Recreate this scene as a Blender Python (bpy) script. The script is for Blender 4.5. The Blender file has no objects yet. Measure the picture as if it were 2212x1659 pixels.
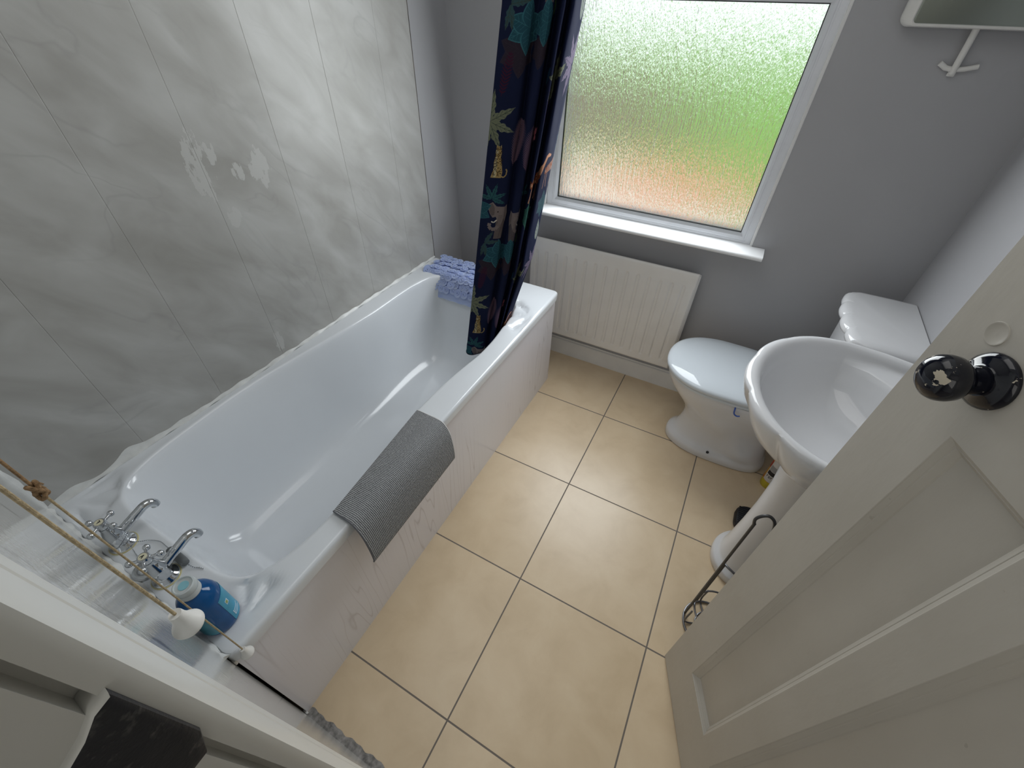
import bpy, bmesh, math, random
import numpy as np
from mathutils import Vector, Matrix

# ------------------------------------------------------------------ camera, world, lights, exposure
S = bpy.context.scene
COL = S.collection
F_PX, W_PX = 914.983, 2212.0
cam = bpy.data.cameras.new('camera')
cam.sensor_fit = 'HORIZONTAL'; cam.sensor_width = 36.0
cam.lens = F_PX / W_PX * 36.0
cam.clip_start = 0.01; cam.clip_end = 200
camo = bpy.data.objects.new('camera', cam); COL.objects.link(camo)
R = [[0.8820518085, -0.3298403921, 0.3364371008], [0.4707515323, 0.5875230636, -0.6581866335], [0.0194319811, 0.7389329912, 0.6734986508]]
M = Matrix(R).to_4x4(); M.translation = Vector((0.62957777, 0.03533377, 1.56101089))
camo.matrix_world = M
S.camera = camo

wd = bpy.data.worlds.new('world'); S.world = wd; wd.use_nodes = True
bg = wd.node_tree.nodes['Background']; bg.inputs[0].default_value = (0.93, 0.97, 1.0, 1); bg.inputs[1].default_value = 1.3

def area(name, loc, target, sx, sy, power, col=(1, 1, 1), spread=180):
    l = bpy.data.lights.new(name, 'AREA'); l.shape = 'RECTANGLE'; l.size = sx; l.size_y = sy
    l.energy = power; l.color = col; l.spread = math.radians(spread)
    o = bpy.data.objects.new(name, l); COL.objects.link(o); o.location = loc
    d = Vector(target) - Vector(loc); o.rotation_euler = d.to_track_quat('-Z', 'Y').to_euler()
    return o
# daylight coming in at the window
area('window_daylight', (0.26, 1.890, 1.40), (0.26, 0.890, 1.255), 0.80, 1.05, 17, (0.93, 0.975, 1.0))
# added soft fill behind the open doorway, lifting the shadows in the room
area('landing_fill', (0.75, -1.46, 1.45), (0.55, 1.0, 1.0), 1.3, 1.5, 6.0, (1.0, 0.97, 0.93))
# added overhead fill that brightens the shadows; no known lamp hangs here
area('ceiling_fill', (0.05, 0.75, 2.318), (0.05, 0.75, 0.0), 0.90, 0.90, 3.0, (1.0, 0.98, 0.955))

S.view_settings.view_transform = 'Standard'; S.view_settings.look = 'None'
S.view_settings.gamma = 1.0; S.view_settings.use_curve_mapping = False
S.view_settings.exposure = 0.1
S.cycles.use_denoising = True
S.cycles.max_bounces = 10; S.cycles.diffuse_bounces = 6; S.cycles.glossy_bounces = 5; S.cycles.transmission_bounces = 8
S.cycles.sample_clamp_indirect = 4.0
rnd = random.Random(7)

# ------------------------------------------------------------------ helpers
def tag(o, label=None, cat=None, group=None, kind=None):
    if label: o['label'] = label
    if cat: o['category'] = cat
    if group: o['group'] = group
    if kind: o['kind'] = kind
    return o
def empty(name, loc, label=None, cat=None, group=None, kind=None):
    o = bpy.data.objects.new(name, None); COL.objects.link(o); o.location = loc; o.empty_display_size = 0.05
    return tag(o, label, cat, group, kind)
def world_of(o):
    m = o.matrix_basis.copy()
    while o.parent:
        o = o.parent; m = o.matrix_basis @ m
    return m
def mesh(name, verts, faces, mat=None, parent=None, smooth=True, angle=40, mats=None, local=False):
    """verts in world coordinates unless local"""
    me = bpy.data.meshes.new(name)
    if parent is not None and not local:
        inv = world_of(parent).inverted(); verts = [inv @ Vector(v) for v in verts]
    me.from_pydata([tuple(v) for v in verts], [], faces); me.update()
    bm = bmesh.new(); bm.from_mesh(me); bmesh.ops.recalc_face_normals(bm, faces=bm.faces); bm.to_mesh(me); bm.free()
    if smooth:
        me.polygons.foreach_set('use_smooth', [True] * len(me.polygons))
        if angle: me.set_sharp_from_angle(angle=math.radians(angle))
    for m in (mats or [mat]):
        if m: me.materials.append(m)
    o = bpy.data.objects.new(name, me); COL.objects.link(o)
    if parent is not None: o.parent = parent
    return o
class G:
    """collects geometry for one mesh"""
    def __init__(s): s.v = []; s.f = []
    def add(s, v, f):
        n = len(s.v); s.v += [Vector(a) for a in v]; s.f += [tuple(i + n for i in q) for q in f]; return s
    def box(s, a, b, M=None):
        x0, y0, z0 = a; x1, y1, z1 = b
        v = [(x0, y0, z0), (x1, y0, z0), (x1, y1, z0), (x0, y1, z0), (x0, y0, z1), (x1, y0, z1), (x1, y1, z1), (x0, y1, z1)]
        if M: v = [M @ Vector(p) for p in v]
        return s.add(v, [(0, 3, 2, 1), (4, 5, 6, 7), (0, 1, 5, 4), (1, 2, 6, 5), (2, 3, 7, 6), (3, 0, 4, 7)])
    def bbox(s, a, b, r=0.003, M=None, seg=2):
        bm = bmesh.new(); bmesh.ops.create_cube(bm, size=1)
        for v in bm.verts: v.co = Vector([(a[i] + b[i]) / 2 + v.co[i] * (b[i] - a[i]) for i in range(3)])
        bmesh.ops.bevel(bm, geom=bm.edges[:], offset=r, segments=seg, profile=0.5, affect='EDGES')
        bm.verts.index_update(); v = [(M @ p.co) if M else p.co.copy() for p in bm.verts]; f = [[q.index for q in p.verts] for p in bm.faces]; bm.free()
        return s.add(v, f)
    def loft(s, loops, closed=True, cap0=False, cap1=False):
        n = len(loops[0]); v = [p for l in loops for p in l]; f = []
        m = n if closed else n - 1
        for k in range(len(loops) - 1):
            for i in range(m):
                j = (i + 1) % n; f.append((k * n + i, k * n + j, (k + 1) * n + j, (k + 1) * n + i))
        if cap0: f.append(tuple(range(n))[::-1])
        if cap1: f.append(tuple((len(loops) - 1) * n + i for i in range(n)))
        return s.add(v, f)
    def lathe(s, prof, c=(0, 0, 0), axis=(0, 0, 1), n=32, cap=True):
        q = Vector(axis).normalized().to_track_quat('Z', 'Y'); c = Vector(c)
        loops = [[c + q @ Vector((r * math.cos(2 * math.pi * i / n), r * math.sin(2 * math.pi * i / n), z)) for i in range(n)] for r, z in prof]
        return s.loft(loops, True, cap, cap)
    def tube(s, pts, r, n=8, closed=False, cap=True):
        pts = [Vector(p) for p in pts]; N = len(pts); rr = r if hasattr(r, '__len__') else [r] * N
        T = []
        for i in range(N):
            a = pts[(i - 1) % N] if (i > 0 or closed) else pts[i]; b = pts[(i + 1) % N] if (i < N - 1 or closed) else pts[i]
            T.append((b - a).normalized())
        up = Vector((0, 0, 1)) if abs(T[0].z) < 0.9 else Vector((1, 0, 0))
        u = (up - T[0] * up.dot(T[0])).normalized(); loops = []
        for i in range(N):
            u = (u - T[i] * u.dot(T[i])).normalized(); w = T[i].cross(u)
            loops.append([pts[i] + (u * math.cos(2 * math.pi * k / n) + w * math.sin(2 * math.pi * k / n)) * rr[i] for k in range(n)])
        if closed: loops.append(loops[0])
        return s.loft(loops, True, cap and not closed, cap and not closed)
    def sphere(s, c, r, sc=(1, 1, 1), n=16):
        prof = []
        c = Vector(c); loops = []
        for k in range(1, n // 2 + 1):
            t = math.pi * k / (n // 2 + 1)
            loops.append([c + Vector((r * sc[0] * math.sin(t) * math.cos(2 * math.pi * i / n), r * sc[1] * math.sin(t) * math.sin(2 * math.pi * i / n), r * sc[2] * math.cos(t))) for i in range(n)])
        return s.loft(loops, True, True, True)
    def prism(s, poly, z0, z1, M=None):
        n = len(poly); v = [Vector((x, y, z0)) for x, y in poly] + [Vector((x, y, z1)) for x, y in poly]
        if M: v = [M @ p for p in v]
        return s.add(v, [tuple(range(n))[::-1], tuple(range(n, 2 * n))] + [(i, (i + 1) % n, n + (i + 1) % n, n + i) for i in range(n)])
    def build(s, name, mat, parent=None, **k): return mesh(name, s.v, s.f, mat, parent, **k)
def cr(pts, n=8, closed=False):
    """Catmull-Rom through points"""
    P = [np.array(p, float) for p in pts]; out = []; N = len(P)
    for i in range(N if closed else N - 1):
        p0 = P[(i - 1) % N] if (closed or i > 0) else 2 * P[0] - P[1]; p1 = P[i]; p2 = P[(i + 1) % N]
        p3 = P[(i + 2) % N] if (closed or i + 2 < N) else 2 * P[-1] - P[-2]
        for k in range(n):
            t = k / n
            out.append(0.5 * (2 * p1 + (p2 - p0) * t + (2 * p0 - 5 * p1 + 4 * p2 - p3) * t * t + (3 * p1 - p0 - 3 * p2 + p3) * t ** 3))
    if not closed: out.append(P[-1])
    return [tuple(float(c) for c in p) for p in out]
def struct(o, name=None):
    o['kind'] = 'structure'; return o

# ------------------------------------------------------------------ materials
class NT:
    def __init__(s, name):
        s.m = bpy.data.materials.new(name); s.m.use_nodes = True; s.t = s.m.node_tree
        s.b = s.t.nodes['Principled BSDF']; s.out = s.t.nodes['Material Output']
    def n(s, typ, **k):
        nd = s.t.nodes.new(typ)
        for a, v in k.items():
            if a.startswith('i_'):
                key = a[2:]; nd.inputs[int(key) if key.isdigit() else key.replace('_', ' ')].default_value = v
            else: setattr(nd, a, v)
        return nd
    def l(s, a, b): s.t.links.new(a, b)
    def coord(s, scale=(1, 1, 1), rot=(0, 0, 0), loc=(0, 0, 0), kind='Object'):
        c = s.n('ShaderNodeTexCoord'); mp = s.n('ShaderNodeMapping')
        mp.inputs['Scale'].default_value = scale; mp.inputs['Rotation'].default_value = rot; mp.inputs['Location'].default_value = loc
        s.l(c.outputs[kind], mp.inputs[0]); return mp.outputs[0]
    def noise(s, vec, scale, detail=3, rough=0.5, dist=0.0):
        nd = s.n('ShaderNodeTexNoise'); nd.inputs['Scale'].default_value = scale; nd.inputs['Detail'].default_value = detail
        nd.inputs['Roughness'].default_value = rough; nd.inputs['Distortion'].default_value = dist
        if vec: s.l(vec, nd.inputs['Vector'])
        return nd.outputs['Fac']
    def ramp(s, fac, stops, interp='LINEAR'):
        nd = s.n('ShaderNodeValToRGB'); cr_ = nd.color_ramp; cr_.interpolation = interp
        while len(cr_.elements) < len(stops): cr_.elements.new(0.5)
        for e, (p, c) in zip(cr_.elements, stops): e.position = p; e.color = (*c, 1) if len(c) == 3 else c
        s.l(fac, nd.inputs[0]); return nd.outputs[0]
    def math(s, op, a, b=None, c=None):
        nd = s.n('ShaderNodeMath', operation=op)
        for i, x in enumerate((a, b, c)):
            if x is None: continue
            if isinstance(x, (int, float)): nd.inputs[i].default_value = x
            else: s.l(x, nd.inputs[i])
        return nd.outputs[0]
    def mix(s, fac, a, b):
        nd = s.n('ShaderNodeMix', data_type='RGBA')
        for sock, x in ((nd.inputs[0], fac), (nd.inputs[6], a), (nd.inputs[7], b)):
            if isinstance(x, (int, float)): sock.default_value = x
            elif isinstance(x, tuple): sock.default_value = (*x, 1) if len(x) == 3 else x
            else: s.l(x, sock)
        return nd.outputs[2]
    def bump(s, h, strength=0.1, dist=0.01):
        nd = s.n('ShaderNodeBump'); nd.inputs['Strength'].default_value = strength; nd.inputs['Distance'].default_value = dist
        s.l(h, nd.inputs['Height']); s.l(nd.outputs[0], s.b.inputs['Normal']); return nd
    def set(s, **k):
        for a, v in k.items():
            i = s.b.inputs[a.replace('_', ' ')]
            if hasattr(v, 'is_output'): s.l(v, i)
            else: i.default_value = (*v, 1) if isinstance(v, tuple) and len(v) == 3 else v
        return s
def simple(name, col, rough=0.5, metal=0.0, var=0.06, vs=30, bump=0.0, bs=200, spec=0.5, coat=0.0):
    t = NT(name); v = t.coord()
    f = t.noise(v, vs, 4)
    c2 = tuple(max(0, c * (1 - var)) for c in col); c1 = tuple(min(1, c * (1 + var)) for c in col)
    t.set(Base_Color=t.ramp(f, [(0.3, c2), (0.7, c1)]), Roughness=rough, Metallic=metal)
    t.b.inputs['Specular IOR Level'].default_value = spec
    if coat: t.b.inputs['Coat Weight'].default_value = coat; t.b.inputs['Coat Roughness'].default_value = 0.05
    if bump: t.bump(t.noise(v, bs, 3), bump, 0.002)
    return t.m

ACRYL = simple('white_acrylic', (0.735, 0.765, 0.80), 0.16, var=0.012, vs=6, coat=0.3)
CERAM = simple('white_ceramic', (0.68, 0.685, 0.70), 0.06, var=0.01, vs=8, spec=0.55)
LIDM = simple('seat_plastic', (0.62, 0.67, 0.715), 0.045, var=0.01, vs=8)
CHROME = simple('chrome', (0.62, 0.64, 0.66), 0.07, 1.0, var=0.05, vs=60)
UPVC = simple('white_upvc', (0.74, 0.76, 0.80), 0.28, var=0.02)
GLOSSW = simple('gloss_white_paint', (0.76, 0.76, 0.75), 0.3, var=0.03, vs=14, bump=0.06, bs=60)
SILLW = simple('sill_paint', (0.82, 0.83, 0.84), 0.3, var=0.03, vs=14, bump=0.05, bs=60)
RADW = simple('radiator_enamel', (0.77, 0.755, 0.73), 0.33, var=0.03, vs=10)
SILIC = simple('silicone', (0.68, 0.69, 0.68), 0.35, var=0.08, vs=40)
CEILM = simple('ceiling_paint', (0.8, 0.8, 0.79), 0.9, var=0.02)
JAMB = simple('cream_gloss_frame', (0.61, 0.605, 0.575), 0.32, var=0.03, vs=8, bump=0.08, bs=18)
DARKW = simple('dark_wire', (0.085, 0.086, 0.088), 0.35, 0.6, var=0.1)
GREYW = simple('grey_wire', (0.17, 0.17, 0.18), 0.35, 0.7, var=0.1)
BLACKR = simple('black_rubber', (0.006, 0.006, 0.009), 0.55, var=0.2)
PLASTW = simple('white_plastic', (0.74, 0.73, 0.70), 0.35, var=0.02)
CREAMD = simple('ivory_disc', (0.72, 0.68, 0.50), 0.4, var=0.04)
INK = simple('black_ink', (0.015, 0.015, 0.02), 0.4, var=0.1)
ROPE = simple('cotton_cord', (0.42, 0.33, 0.20), 0.9, var=0.25, vs=300, bump=0.6, bs=900)
ROPED = simple('brown_cord_knot', (0.26, 0.16, 0.08), 0.9, var=0.35, vs=250, bump=0.6, bs=700)
GREYP = simple('dark_gap', (0.02, 0.02, 0.022), 0.9, var=0.2)
GASK = simple('black_gasket', (0.012, 0.013, 0.015), 0.5, var=0.1)
YELLOWM = simple('yellowed_gasket', (0.62, 0.56, 0.30), 0.6, var=0.1)

def m_wallpaint():
    t = NT('grey_wall_paint'); v = t.coord()
    f = t.noise(v, 3, 4)
    t.set(Base_Color=t.ramp(f, [(0.3, (0.385, 0.385, 0.40)), (0.7, (0.405, 0.405, 0.42))]), Roughness=0.62)
    t.bump(t.noise(v, 260, 3), 0.12, 0.002); return t.m
WALL = m_wallpaint()

def m_panel(name, rough, pw=0.25, offs=0.245, ax='Y', shine=0.5, patches=True):
    """marbled PVC cladding: smoky blotches, faint diagonal veins and seams every 25 cm"""
    t = NT(name); v = t.coord(); sp = t.n('ShaderNodeSeparateXYZ'); t.l(v, sp.inputs[0])
    vr = t.coord(rot=(0.85, 0, 0)); mp2 = t.n('ShaderNodeMapping'); mp2.inputs['Scale'].default_value = (1, 0.6, 1.4); t.l(vr, mp2.inputs[0]); v2 = mp2.outputs[0]
    blot = t.noise(v2, 7.5, 4, 0.5, 0.5)
    base = t.ramp(blot, [(0.28, (0.335, 0.33, 0.31)), (0.5, (0.40, 0.396, 0.38)), (0.70, (0.465, 0.465, 0.452))])
    # thin darker veins along noise level lines
    vn = t.noise(v2, 4.5, 3, 0.45, 0.9)
    d = t.math('ABSOLUTE', t.math('SUBTRACT', vn, 0.5))
    vein = t.ramp(d, [(0.0, (1, 1, 1)), (0.022, (0, 0, 0))])
    gate = t.ramp(t.noise(v, 3.0, 2), [(0.45, (0, 0, 0)), (0.62, (0.22, 0.22, 0.22))])
    vm = t.n('ShaderNodeMix', data_type='RGBA', blend_type='MULTIPLY'); vm.inputs[0].default_value = 1
    t.l(vein, vm.inputs[6]); t.l(gate, vm.inputs[7])
    c = t.mix(vm.outputs[2], base, (0.25, 0.245, 0.24))
    if patches:
        # places where the printed film has been scraped to bare white plastic: (y, z, ry, rz)
        tot = None
        pv = t.coord(scale=(1, 1, 0.35)); pn = t.noise(pv, 55, 4, 0.65)
        for (py, pz, ry, rz) in [(0.735, 1.205, 0.034, 0.095), (0.775, 1.235, 0.018, 0.03), (0.91, 1.165, 0.033, 0.055), (0.748, 0.62, 0.016, 0.05), (0.835, 1.17, 0.018, 0.028), (0.775, 1.06, 0.02, 0.028)]:
            a = t.math('DIVIDE', t.math('SUBTRACT', sp.outputs[1], py), ry); b = t.math('DIVIDE', t.math('SUBTRACT', sp.outputs[2], pz), rz)
            r2 = t.math('ADD', t.math('MULTIPLY', a, a), t.math('MULTIPLY', b, b))
            k = t.math('SUBTRACT', 1.0, r2)
            tot = k if tot is None else t.math('MAXIMUM', tot, k)
        w = t.math('ADD', t.math('MULTIPLY', tot, 0.35), t.math('MULTIPLY', t.math('SUBTRACT', pn, 0.54), 2.2))
        w = t.math('MULTIPLY', t.math('GREATER_THAN', w, 0.0), t.math('GREATER_THAN', tot, -0.3))
        c = t.mix(t.math('MULTIPLY', w, 0.85), c, (0.49, 0.49, 0.475))
    t.set(Base_Color=c, Roughness=rough)
    t.b.inputs['Specular IOR Level'].default_value = shine
    t.bump(t.noise(v, 9, 2), 0.05, 0.01)
    return t.m
PANEL = m_panel('marbled_wall_panel', 0.25, shine=0.18)
def m_endpanel():
    t = NT('glossy_wall_panel'); v = t.coord(scale=(1, 1, 0.4))
    t.set(Base_Color=t.ramp(t.noise(v, 5, 4), [(0.3, (0.50, 0.51, 0.50)), (0.7, (0.58, 0.58, 0.57))]), Roughness=0.10)
    g = t.coord(scale=(1, 1, 1)); t.bump(t.noise(g, 60, 2), 0.05, 0.008); return t.m
ENDP = m_endpanel()

def m_floor():
    t = NT('cream_floor_tile'); v = t.coord(); sp = t.n('ShaderNodeSeparateXYZ'); t.l(v, sp.inputs[0])
    T = 0.4644; hw = 0.0024
    def line(o, off):
        q = t.math('DIVIDE', t.math('SUBTRACT', o, off), T); fr = t.math('FRACT', q)
        d = t.math('MULTIPLY', t.math('MINIMUM', fr, t.math('SUBTRACT', 1.0, fr)), T); return d
    d = t.math('MINIMUM', line(sp.outputs[0], 0.3711 - T * 4), line(sp.outputs[1], 0.1836 - T * 4))
    g = t.math('LESS_THAN', d, hw)
    ix = t.math('FLOOR', t.math('DIVIDE', t.math('SUBTRACT', sp.outputs[0], 0.3711 - T * 4), T)); iy = t.math('FLOOR', t.math('DIVIDE', t.math('SUBTRACT', sp.outputs[1], 0.1836 - T * 4), T))
    cell = t.n('ShaderNodeTexWhiteNoise', noise_dimensions='2D'); cb = t.n('ShaderNodeCombineXYZ'); t.l(ix, cb.inputs[0]); t.l(iy, cb.inputs[1]); t.l(cb.outputs[0], cell.inputs['Vector'])
    f1 = t.noise(v, 7, 5, 0.6, 0.4)
    base = t.ramp(f1, [(0.25, (0.60, 0.465, 0.305)), (0.5, (0.665, 0.525, 0.355)), (0.75, (0.71, 0.575, 0.40))])
    br = t.n('ShaderNodeBrightContrast'); t.l(base, br.inputs[0]); t.l(t.math('MULTIPLY', t.math('SUBTRACT', cell.outputs[0], 0.5), 0.03), br.inputs[1])
    spk = t.ramp(t.noise(v, 90, 3), [(0.74, (0, 0, 0)), (0.80, (0.25, 0.25, 0.25))])
    c = t.mix(spk, br.outputs[0], (0.36, 0.27, 0.18))
    c = t.mix(g, c, (0.17, 0.145, 0.125))
    t.set(Base_Color=c, Roughness=t.mix(g, (0.30, 0.30, 0.30), (0.85, 0.85, 0.85)))
    h = t.math('ADD', t.math('MULTIPLY', t.math('SMOOTH_MIN', d, 0.005, 0.002), 60.0), t.math('MULTIPLY', f1, 0.25))
    t.bump(h, 0.25, 0.003); return t.m
FLOOR = m_floor()

def m_bathpanel():
    t = NT('limed_wood_bath_panel'); v = t.coord(scale=(1, 1, 0.07))
    n = t.noise(v, 9, 2, 0.4, 0.2)
    lines = t.math('ABSOLUTE', t.math('SUBTRACT', t.math('FRACT', t.math('MULTIPLY', n, 13.0)), 0.5))
    ln = t.ramp(lines, [(0.0, (1, 1, 1)), (0.045, (0.2, 0.2, 0.2)), (0.10, (0, 0, 0))])
    gate = t.ramp(t.noise(t.coord(scale=(1, 1, 0.5)), 4.5, 2), [(0.42, (0, 0, 0)), (0.62, (0.42, 0.42, 0.42))])
    vm = t.n('ShaderNodeMix', data_type='RGBA', blend_type='MULTIPLY'); vm.inputs[0].default_value = 1
    t.l(ln, vm.inputs[6]); t.l(gate, vm.inputs[7])
    fine = t.noise(t.coord(scale=(1, 1, 0.02)), 160, 3)
    tint = t.ramp(t.noise(t.coord(), 2.5, 2), [(0.35, (0.81, 0.815, 0.87)), (0.65, (0.84, 0.825, 0.88))])
    c = t.mix(t.math('MULTIPLY', fine, 0.10), tint, (0.55, 0.49, 0.51))
    c = t.mix(vm.outputs[2], c, (0.40, 0.345, 0.35))
    t.set(Base_Color=c, Roughness=0.22); t.bump(fine, 0.03, 0.001); return t.m
BPANEL = m_bathpanel()

def m_door():
    t = NT('old_cream_door_paint'); v = t.coord(scale=(1, 1, 0.35))
    f = t.noise(t.coord(), 6, 4)
    c = t.ramp(f, [(0.3, (0.475, 0.45, 0.40)), (0.7, (0.515, 0.49, 0.44))])
    spots = t.ramp(t.noise(t.coord(), 60, 2), [(0.76, (0, 0, 0)), (0.79, (0.5, 0.5, 0.5))])
    c = t.mix(spots, c, (0.34, 0.31, 0.27))
    t.set(Base_Color=c, Roughness=0.42)
    t.bump(t.math('ADD', t.noise(v, 40, 4), t.math('MULTIPLY', t.noise(t.coord(), 12, 3), 1.2)), 0.16, 0.004); return t.m
DOORM = m_door()

def m_chipped(name, scale, lo, chip=(0.50, 0.45, 0.36), seed=0.0):
    t = NT(name); v = t.coord(loc=(seed, 0, 0))
    n = t.noise(v, scale, 4, 0.62)
    m0 = t.ramp(n, [(lo, (0, 0, 0)), (lo + 0.006, (1, 1, 1))])
    # the big bare patch worn on the ball
    dv = t.n('ShaderNodeVectorMath', operation='DISTANCE'); t.l(t.coord(), dv.inputs[0]); dv.inputs[1].default_value = (-0.0566, -0.0385, 0.0112)
    w = t.math('SUBTRACT', t.math('MULTIPLY', t.noise(t.coord(scale=(1, 1, 1.6)), 95, 3, 0.6), 0.026), dv.outputs['Value'])
    m_ = t.math('MAXIMUM', m0, t.math('GREATER_THAN', w, 0.0042))
    t.set(Base_Color=t.mix(m_, (0.006, 0.007, 0.013), chip), Roughness=t.mix(m_, (0.07, 0.07, 0.07), (0.5, 0.5, 0.5)))
    t.bump(t.math('ADD', t.math('MULTIPLY', m_, -0.6), t.math('MULTIPLY', t.noise(v, 25, 2), 0.15)), 0.3, 0.002)
    return t.m
KNOBM = m_chipped('chipped_black_knob', 42, 0.628, seed=0.37)
def m_keep():
    t = NT('worn_black_iron'); v = t.coord()
    a = t.noise(v, 70, 4, 0.7); e = t.ramp(a, [(0.55, (0, 0, 0)), (0.66, (1, 1, 1))])
    c = t.mix(e, (0.010, 0.011, 0.016), (0.075, 0.072, 0.070))
    ch = t.ramp(t.noise(v, 38, 3, 0.6), [(0.72, (0, 0, 0)), (0.71, (1, 1, 1))])
    t.set(Base_Color=t.mix(ch, c, (0.32, 0.29, 0.25)), Roughness=0.55); t.bump(a, 0.3, 0.003); return t.m
KEEPM = m_keep()

def m_mat():
    t = NT('grey_ribbed_mat'); v = t.coord(); sp = t.n('ShaderNodeSeparateXYZ'); t.l(v, sp.inputs[0])
    wob = t.math('MULTIPLY', t.noise(t.coord(scale=(1, 0.3, 1)), 130, 2), 0.0035)
    q = t.math('FRACT', t.math('DIVIDE', t.math('ADD', sp.outputs[1], wob), 0.0046))
    tri = t.math('ABSOLUTE', t.math('SUBTRACT', q, 0.5))
    loopn = t.noise(v, 420, 2)
    k = t.math('ADD', tri, t.math('MULTIPLY', t.math('SUBTRACT', loopn, 0.5), 0.55))
    t.set(Base_Color=t.ramp(k, [(0.04, (0.44, 0.45, 0.46)), (0.24, (0.29, 0.295, 0.305)), (0.42, (0.075, 0.077, 0.084))]), Roughness=0.95)
    t.bump(t.math('MULTIPLY', k, -1.0), 0.8, 0.003); return t.m
MATM = m_mat()

def m_glass():
    t = NT('textured_window_glass'); t.t.nodes.remove(t.b)
    g = t.n('ShaderNodeBsdfGlass'); g.inputs['Roughness'].default_value = 0.25; g.inputs['IOR'].default_value = 1.45
    g.inputs['Color'].default_value = (0.97, 0.99, 0.98, 1)
    v = t.coord(scale=(1, 1, 0.11)); s1 = t.noise(v, 125, 3, 0.55, 0.3); s2 = t.noise(t.coord(scale=(1, 1, 0.35)), 260, 2)
    b = t.n('ShaderNodeBump'); b.inputs['Strength'].default_value = 0.85; b.inputs['Distance'].default_value = 0.005
    t.l(t.math('ADD', s1, t.math('MULTIPLY', s2, 0.35)), b.inputs['Height']); t.l(b.outputs[0], g.inputs['Normal'])
    t.l(g.outputs[0], t.out.inputs[0]); return t.m
GLASS = m_glass()
def m_mirror():
    t = NT('mirror_silver'); t.set(Base_Color=(0.30, 0.325, 0.29), Metallic=1.0, Roughness=t.math('ADD', t.math('MULTIPLY', t.noise(t.coord(), 20, 2), 0.03), 0.30)); return t.m
MIRROR = m_mirror()
def m_grass(name, c1, c2, sc):
    t = NT(name); t.set(Base_Color=t.ramp(t.noise(t.coord(), sc, 5, 0.6), [(0.3, c1), (0.7, c2)]), Roughness=0.9); return t.m

# ------------------------------------------------------------------ the room
XL, XR, YW, ZC = -0.697, 1.288, 1.960, 2.36
struct(G().box((-0.95, 0.0, -0.1), (1.42, 2.1, 0.0)).build('floor', FLOOR, smooth=False))
struct(G().box((-0.95, -0.12, ZC), (1.42, 2.1, ZC + 0.1)).build('ceiling', CEILM, smooth=False))
# left wall, painted; marbled cladding boards stand on it as far as the end of the bath
wl = struct(G().box((-0.80, -0.12, -0.1), (-0.707, 2.08, ZC)).build('wall_left', WALL, smooth=False))
g = G(); ys = [0.0, 0.245, 0.4925, 0.7425, 0.9945, 1.247, 1.511, 1.70]
for i in range(len(ys) - 1):
    y0, y1 = ys[i] + 0.0001, ys[i + 1] - 0.0001
    t0, t1 = [(0, 0), (0.0003, 0), (0, 0.0003), (0.0003, 0), (0, 0.0042), (0.0042, 0), (0, 0)][i]
    v = []
    for z in (0.40, ZC):
        v += [(-0.707, y0, z), (XL - 0.0006 - t0, y0, z), (XL - t0, y0 + 0.0012, z), (XL - t1, y1 - 0.0012, z), (XL - 0.0006 - t1, y1, z), (-0.707, y1, z)]
    g.add(v, [(k, k + 1, k + 7, k + 6) for k in range(5)] + [(0, 1, 2, 3, 4, 5), (11, 10, 9, 8, 7, 6)])
cl = g.build('wall_cladding', PANEL, smooth=False)
tag(cl, 'grey marbled plastic wall boards above the long side of the bath', 'wall cladding', kind='structure')
# end wall with the doorway (opening x 0.49..1.20)
DX0, DX1, DH = 0.482, 1.205, 2.05
g = G()
g.box((-0.80, -0.12, -0.1), (DX0 - 0.02, -0.004, ZC)); g.box((DX1 + 0.02, -0.12, -0.1), (1.42, -0.0, ZC)); g.box((DX0 - 0.02, -0.12, DH + 0.02), (DX1 + 0.02, -0.0, ZC))
struct(g.build('wall_front', WALL, smooth=False))
g = G().box((XL, -0.004, 0.0), (0.43, 0.0, ZC)); e = g.build('wall_cladding', ENDP, smooth=False)
tag(e, 'glossy pale wall board behind the bath taps', 'wall cladding', kind='structure')
# right wall
struct(G().box((XR, -0.12, -0.1), (1.42, 2.08, ZC)).build('wall_right', WALL, smooth=False))
# window wall with its opening
WX0, WX1, WZ0, WZ1 = -0.205, 0.722, 0.818, 2.02
g = G()
g.box((-0.80, YW, -0.1), (WX0, YW + 0.22, ZC)); g.box((WX1, YW, -0.1), (1.42, YW + 0.22, ZC))
g.box((WX0, YW, -0.1), (WX1, YW + 0.22, WZ0)); g.box((WX0, YW, WZ1), (WX1, YW + 0.22, ZC))
struct(g.build('wall_back', WALL, smooth=False))
# skirting under the radiator
g = G(); prof = [(0, 0), (-0.016, 0), (-0.016, 0.088), (-0.013, 0.097), (-0.008, 0.101), (-0.006, 0.108), (0, 0.108)]
g.loft([[(x, YW + a, b) for a, b in prof] for x in (XL - 0.009, XR)], True, True, True)
struct(g.build('baseboard_back', GLOSSW, angle=25))
g = G(); g.loft([[(XR + a, y, b) for a, b in prof] for y in (0.02, YW - 0.016)], True, True, True)
struct(g.build('baseboard_right', GLOSSW, angle=25))

cl_ = empty('ceiling_fill_frame', (0.05, 0.75, ZC), 'square white frame added round the ceiling fill above the side of the bath', 'added light frame')  # unseen fixture, added only to go with the overhead fill
g = G()
for a, b in (((-0.425, 0.275, 2.322), (-0.402, 1.225, ZC)), ((0.502, 0.275, 2.322), (0.525, 1.225, ZC)), ((-0.402, 0.275, 2.322), (0.502, 0.298, ZC)), ((-0.402, 1.202, 2.322), (0.502, 1.225, ZC))): g.box(a, b)
g.build('frame', UPVC, cl_, smooth=False)
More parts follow.
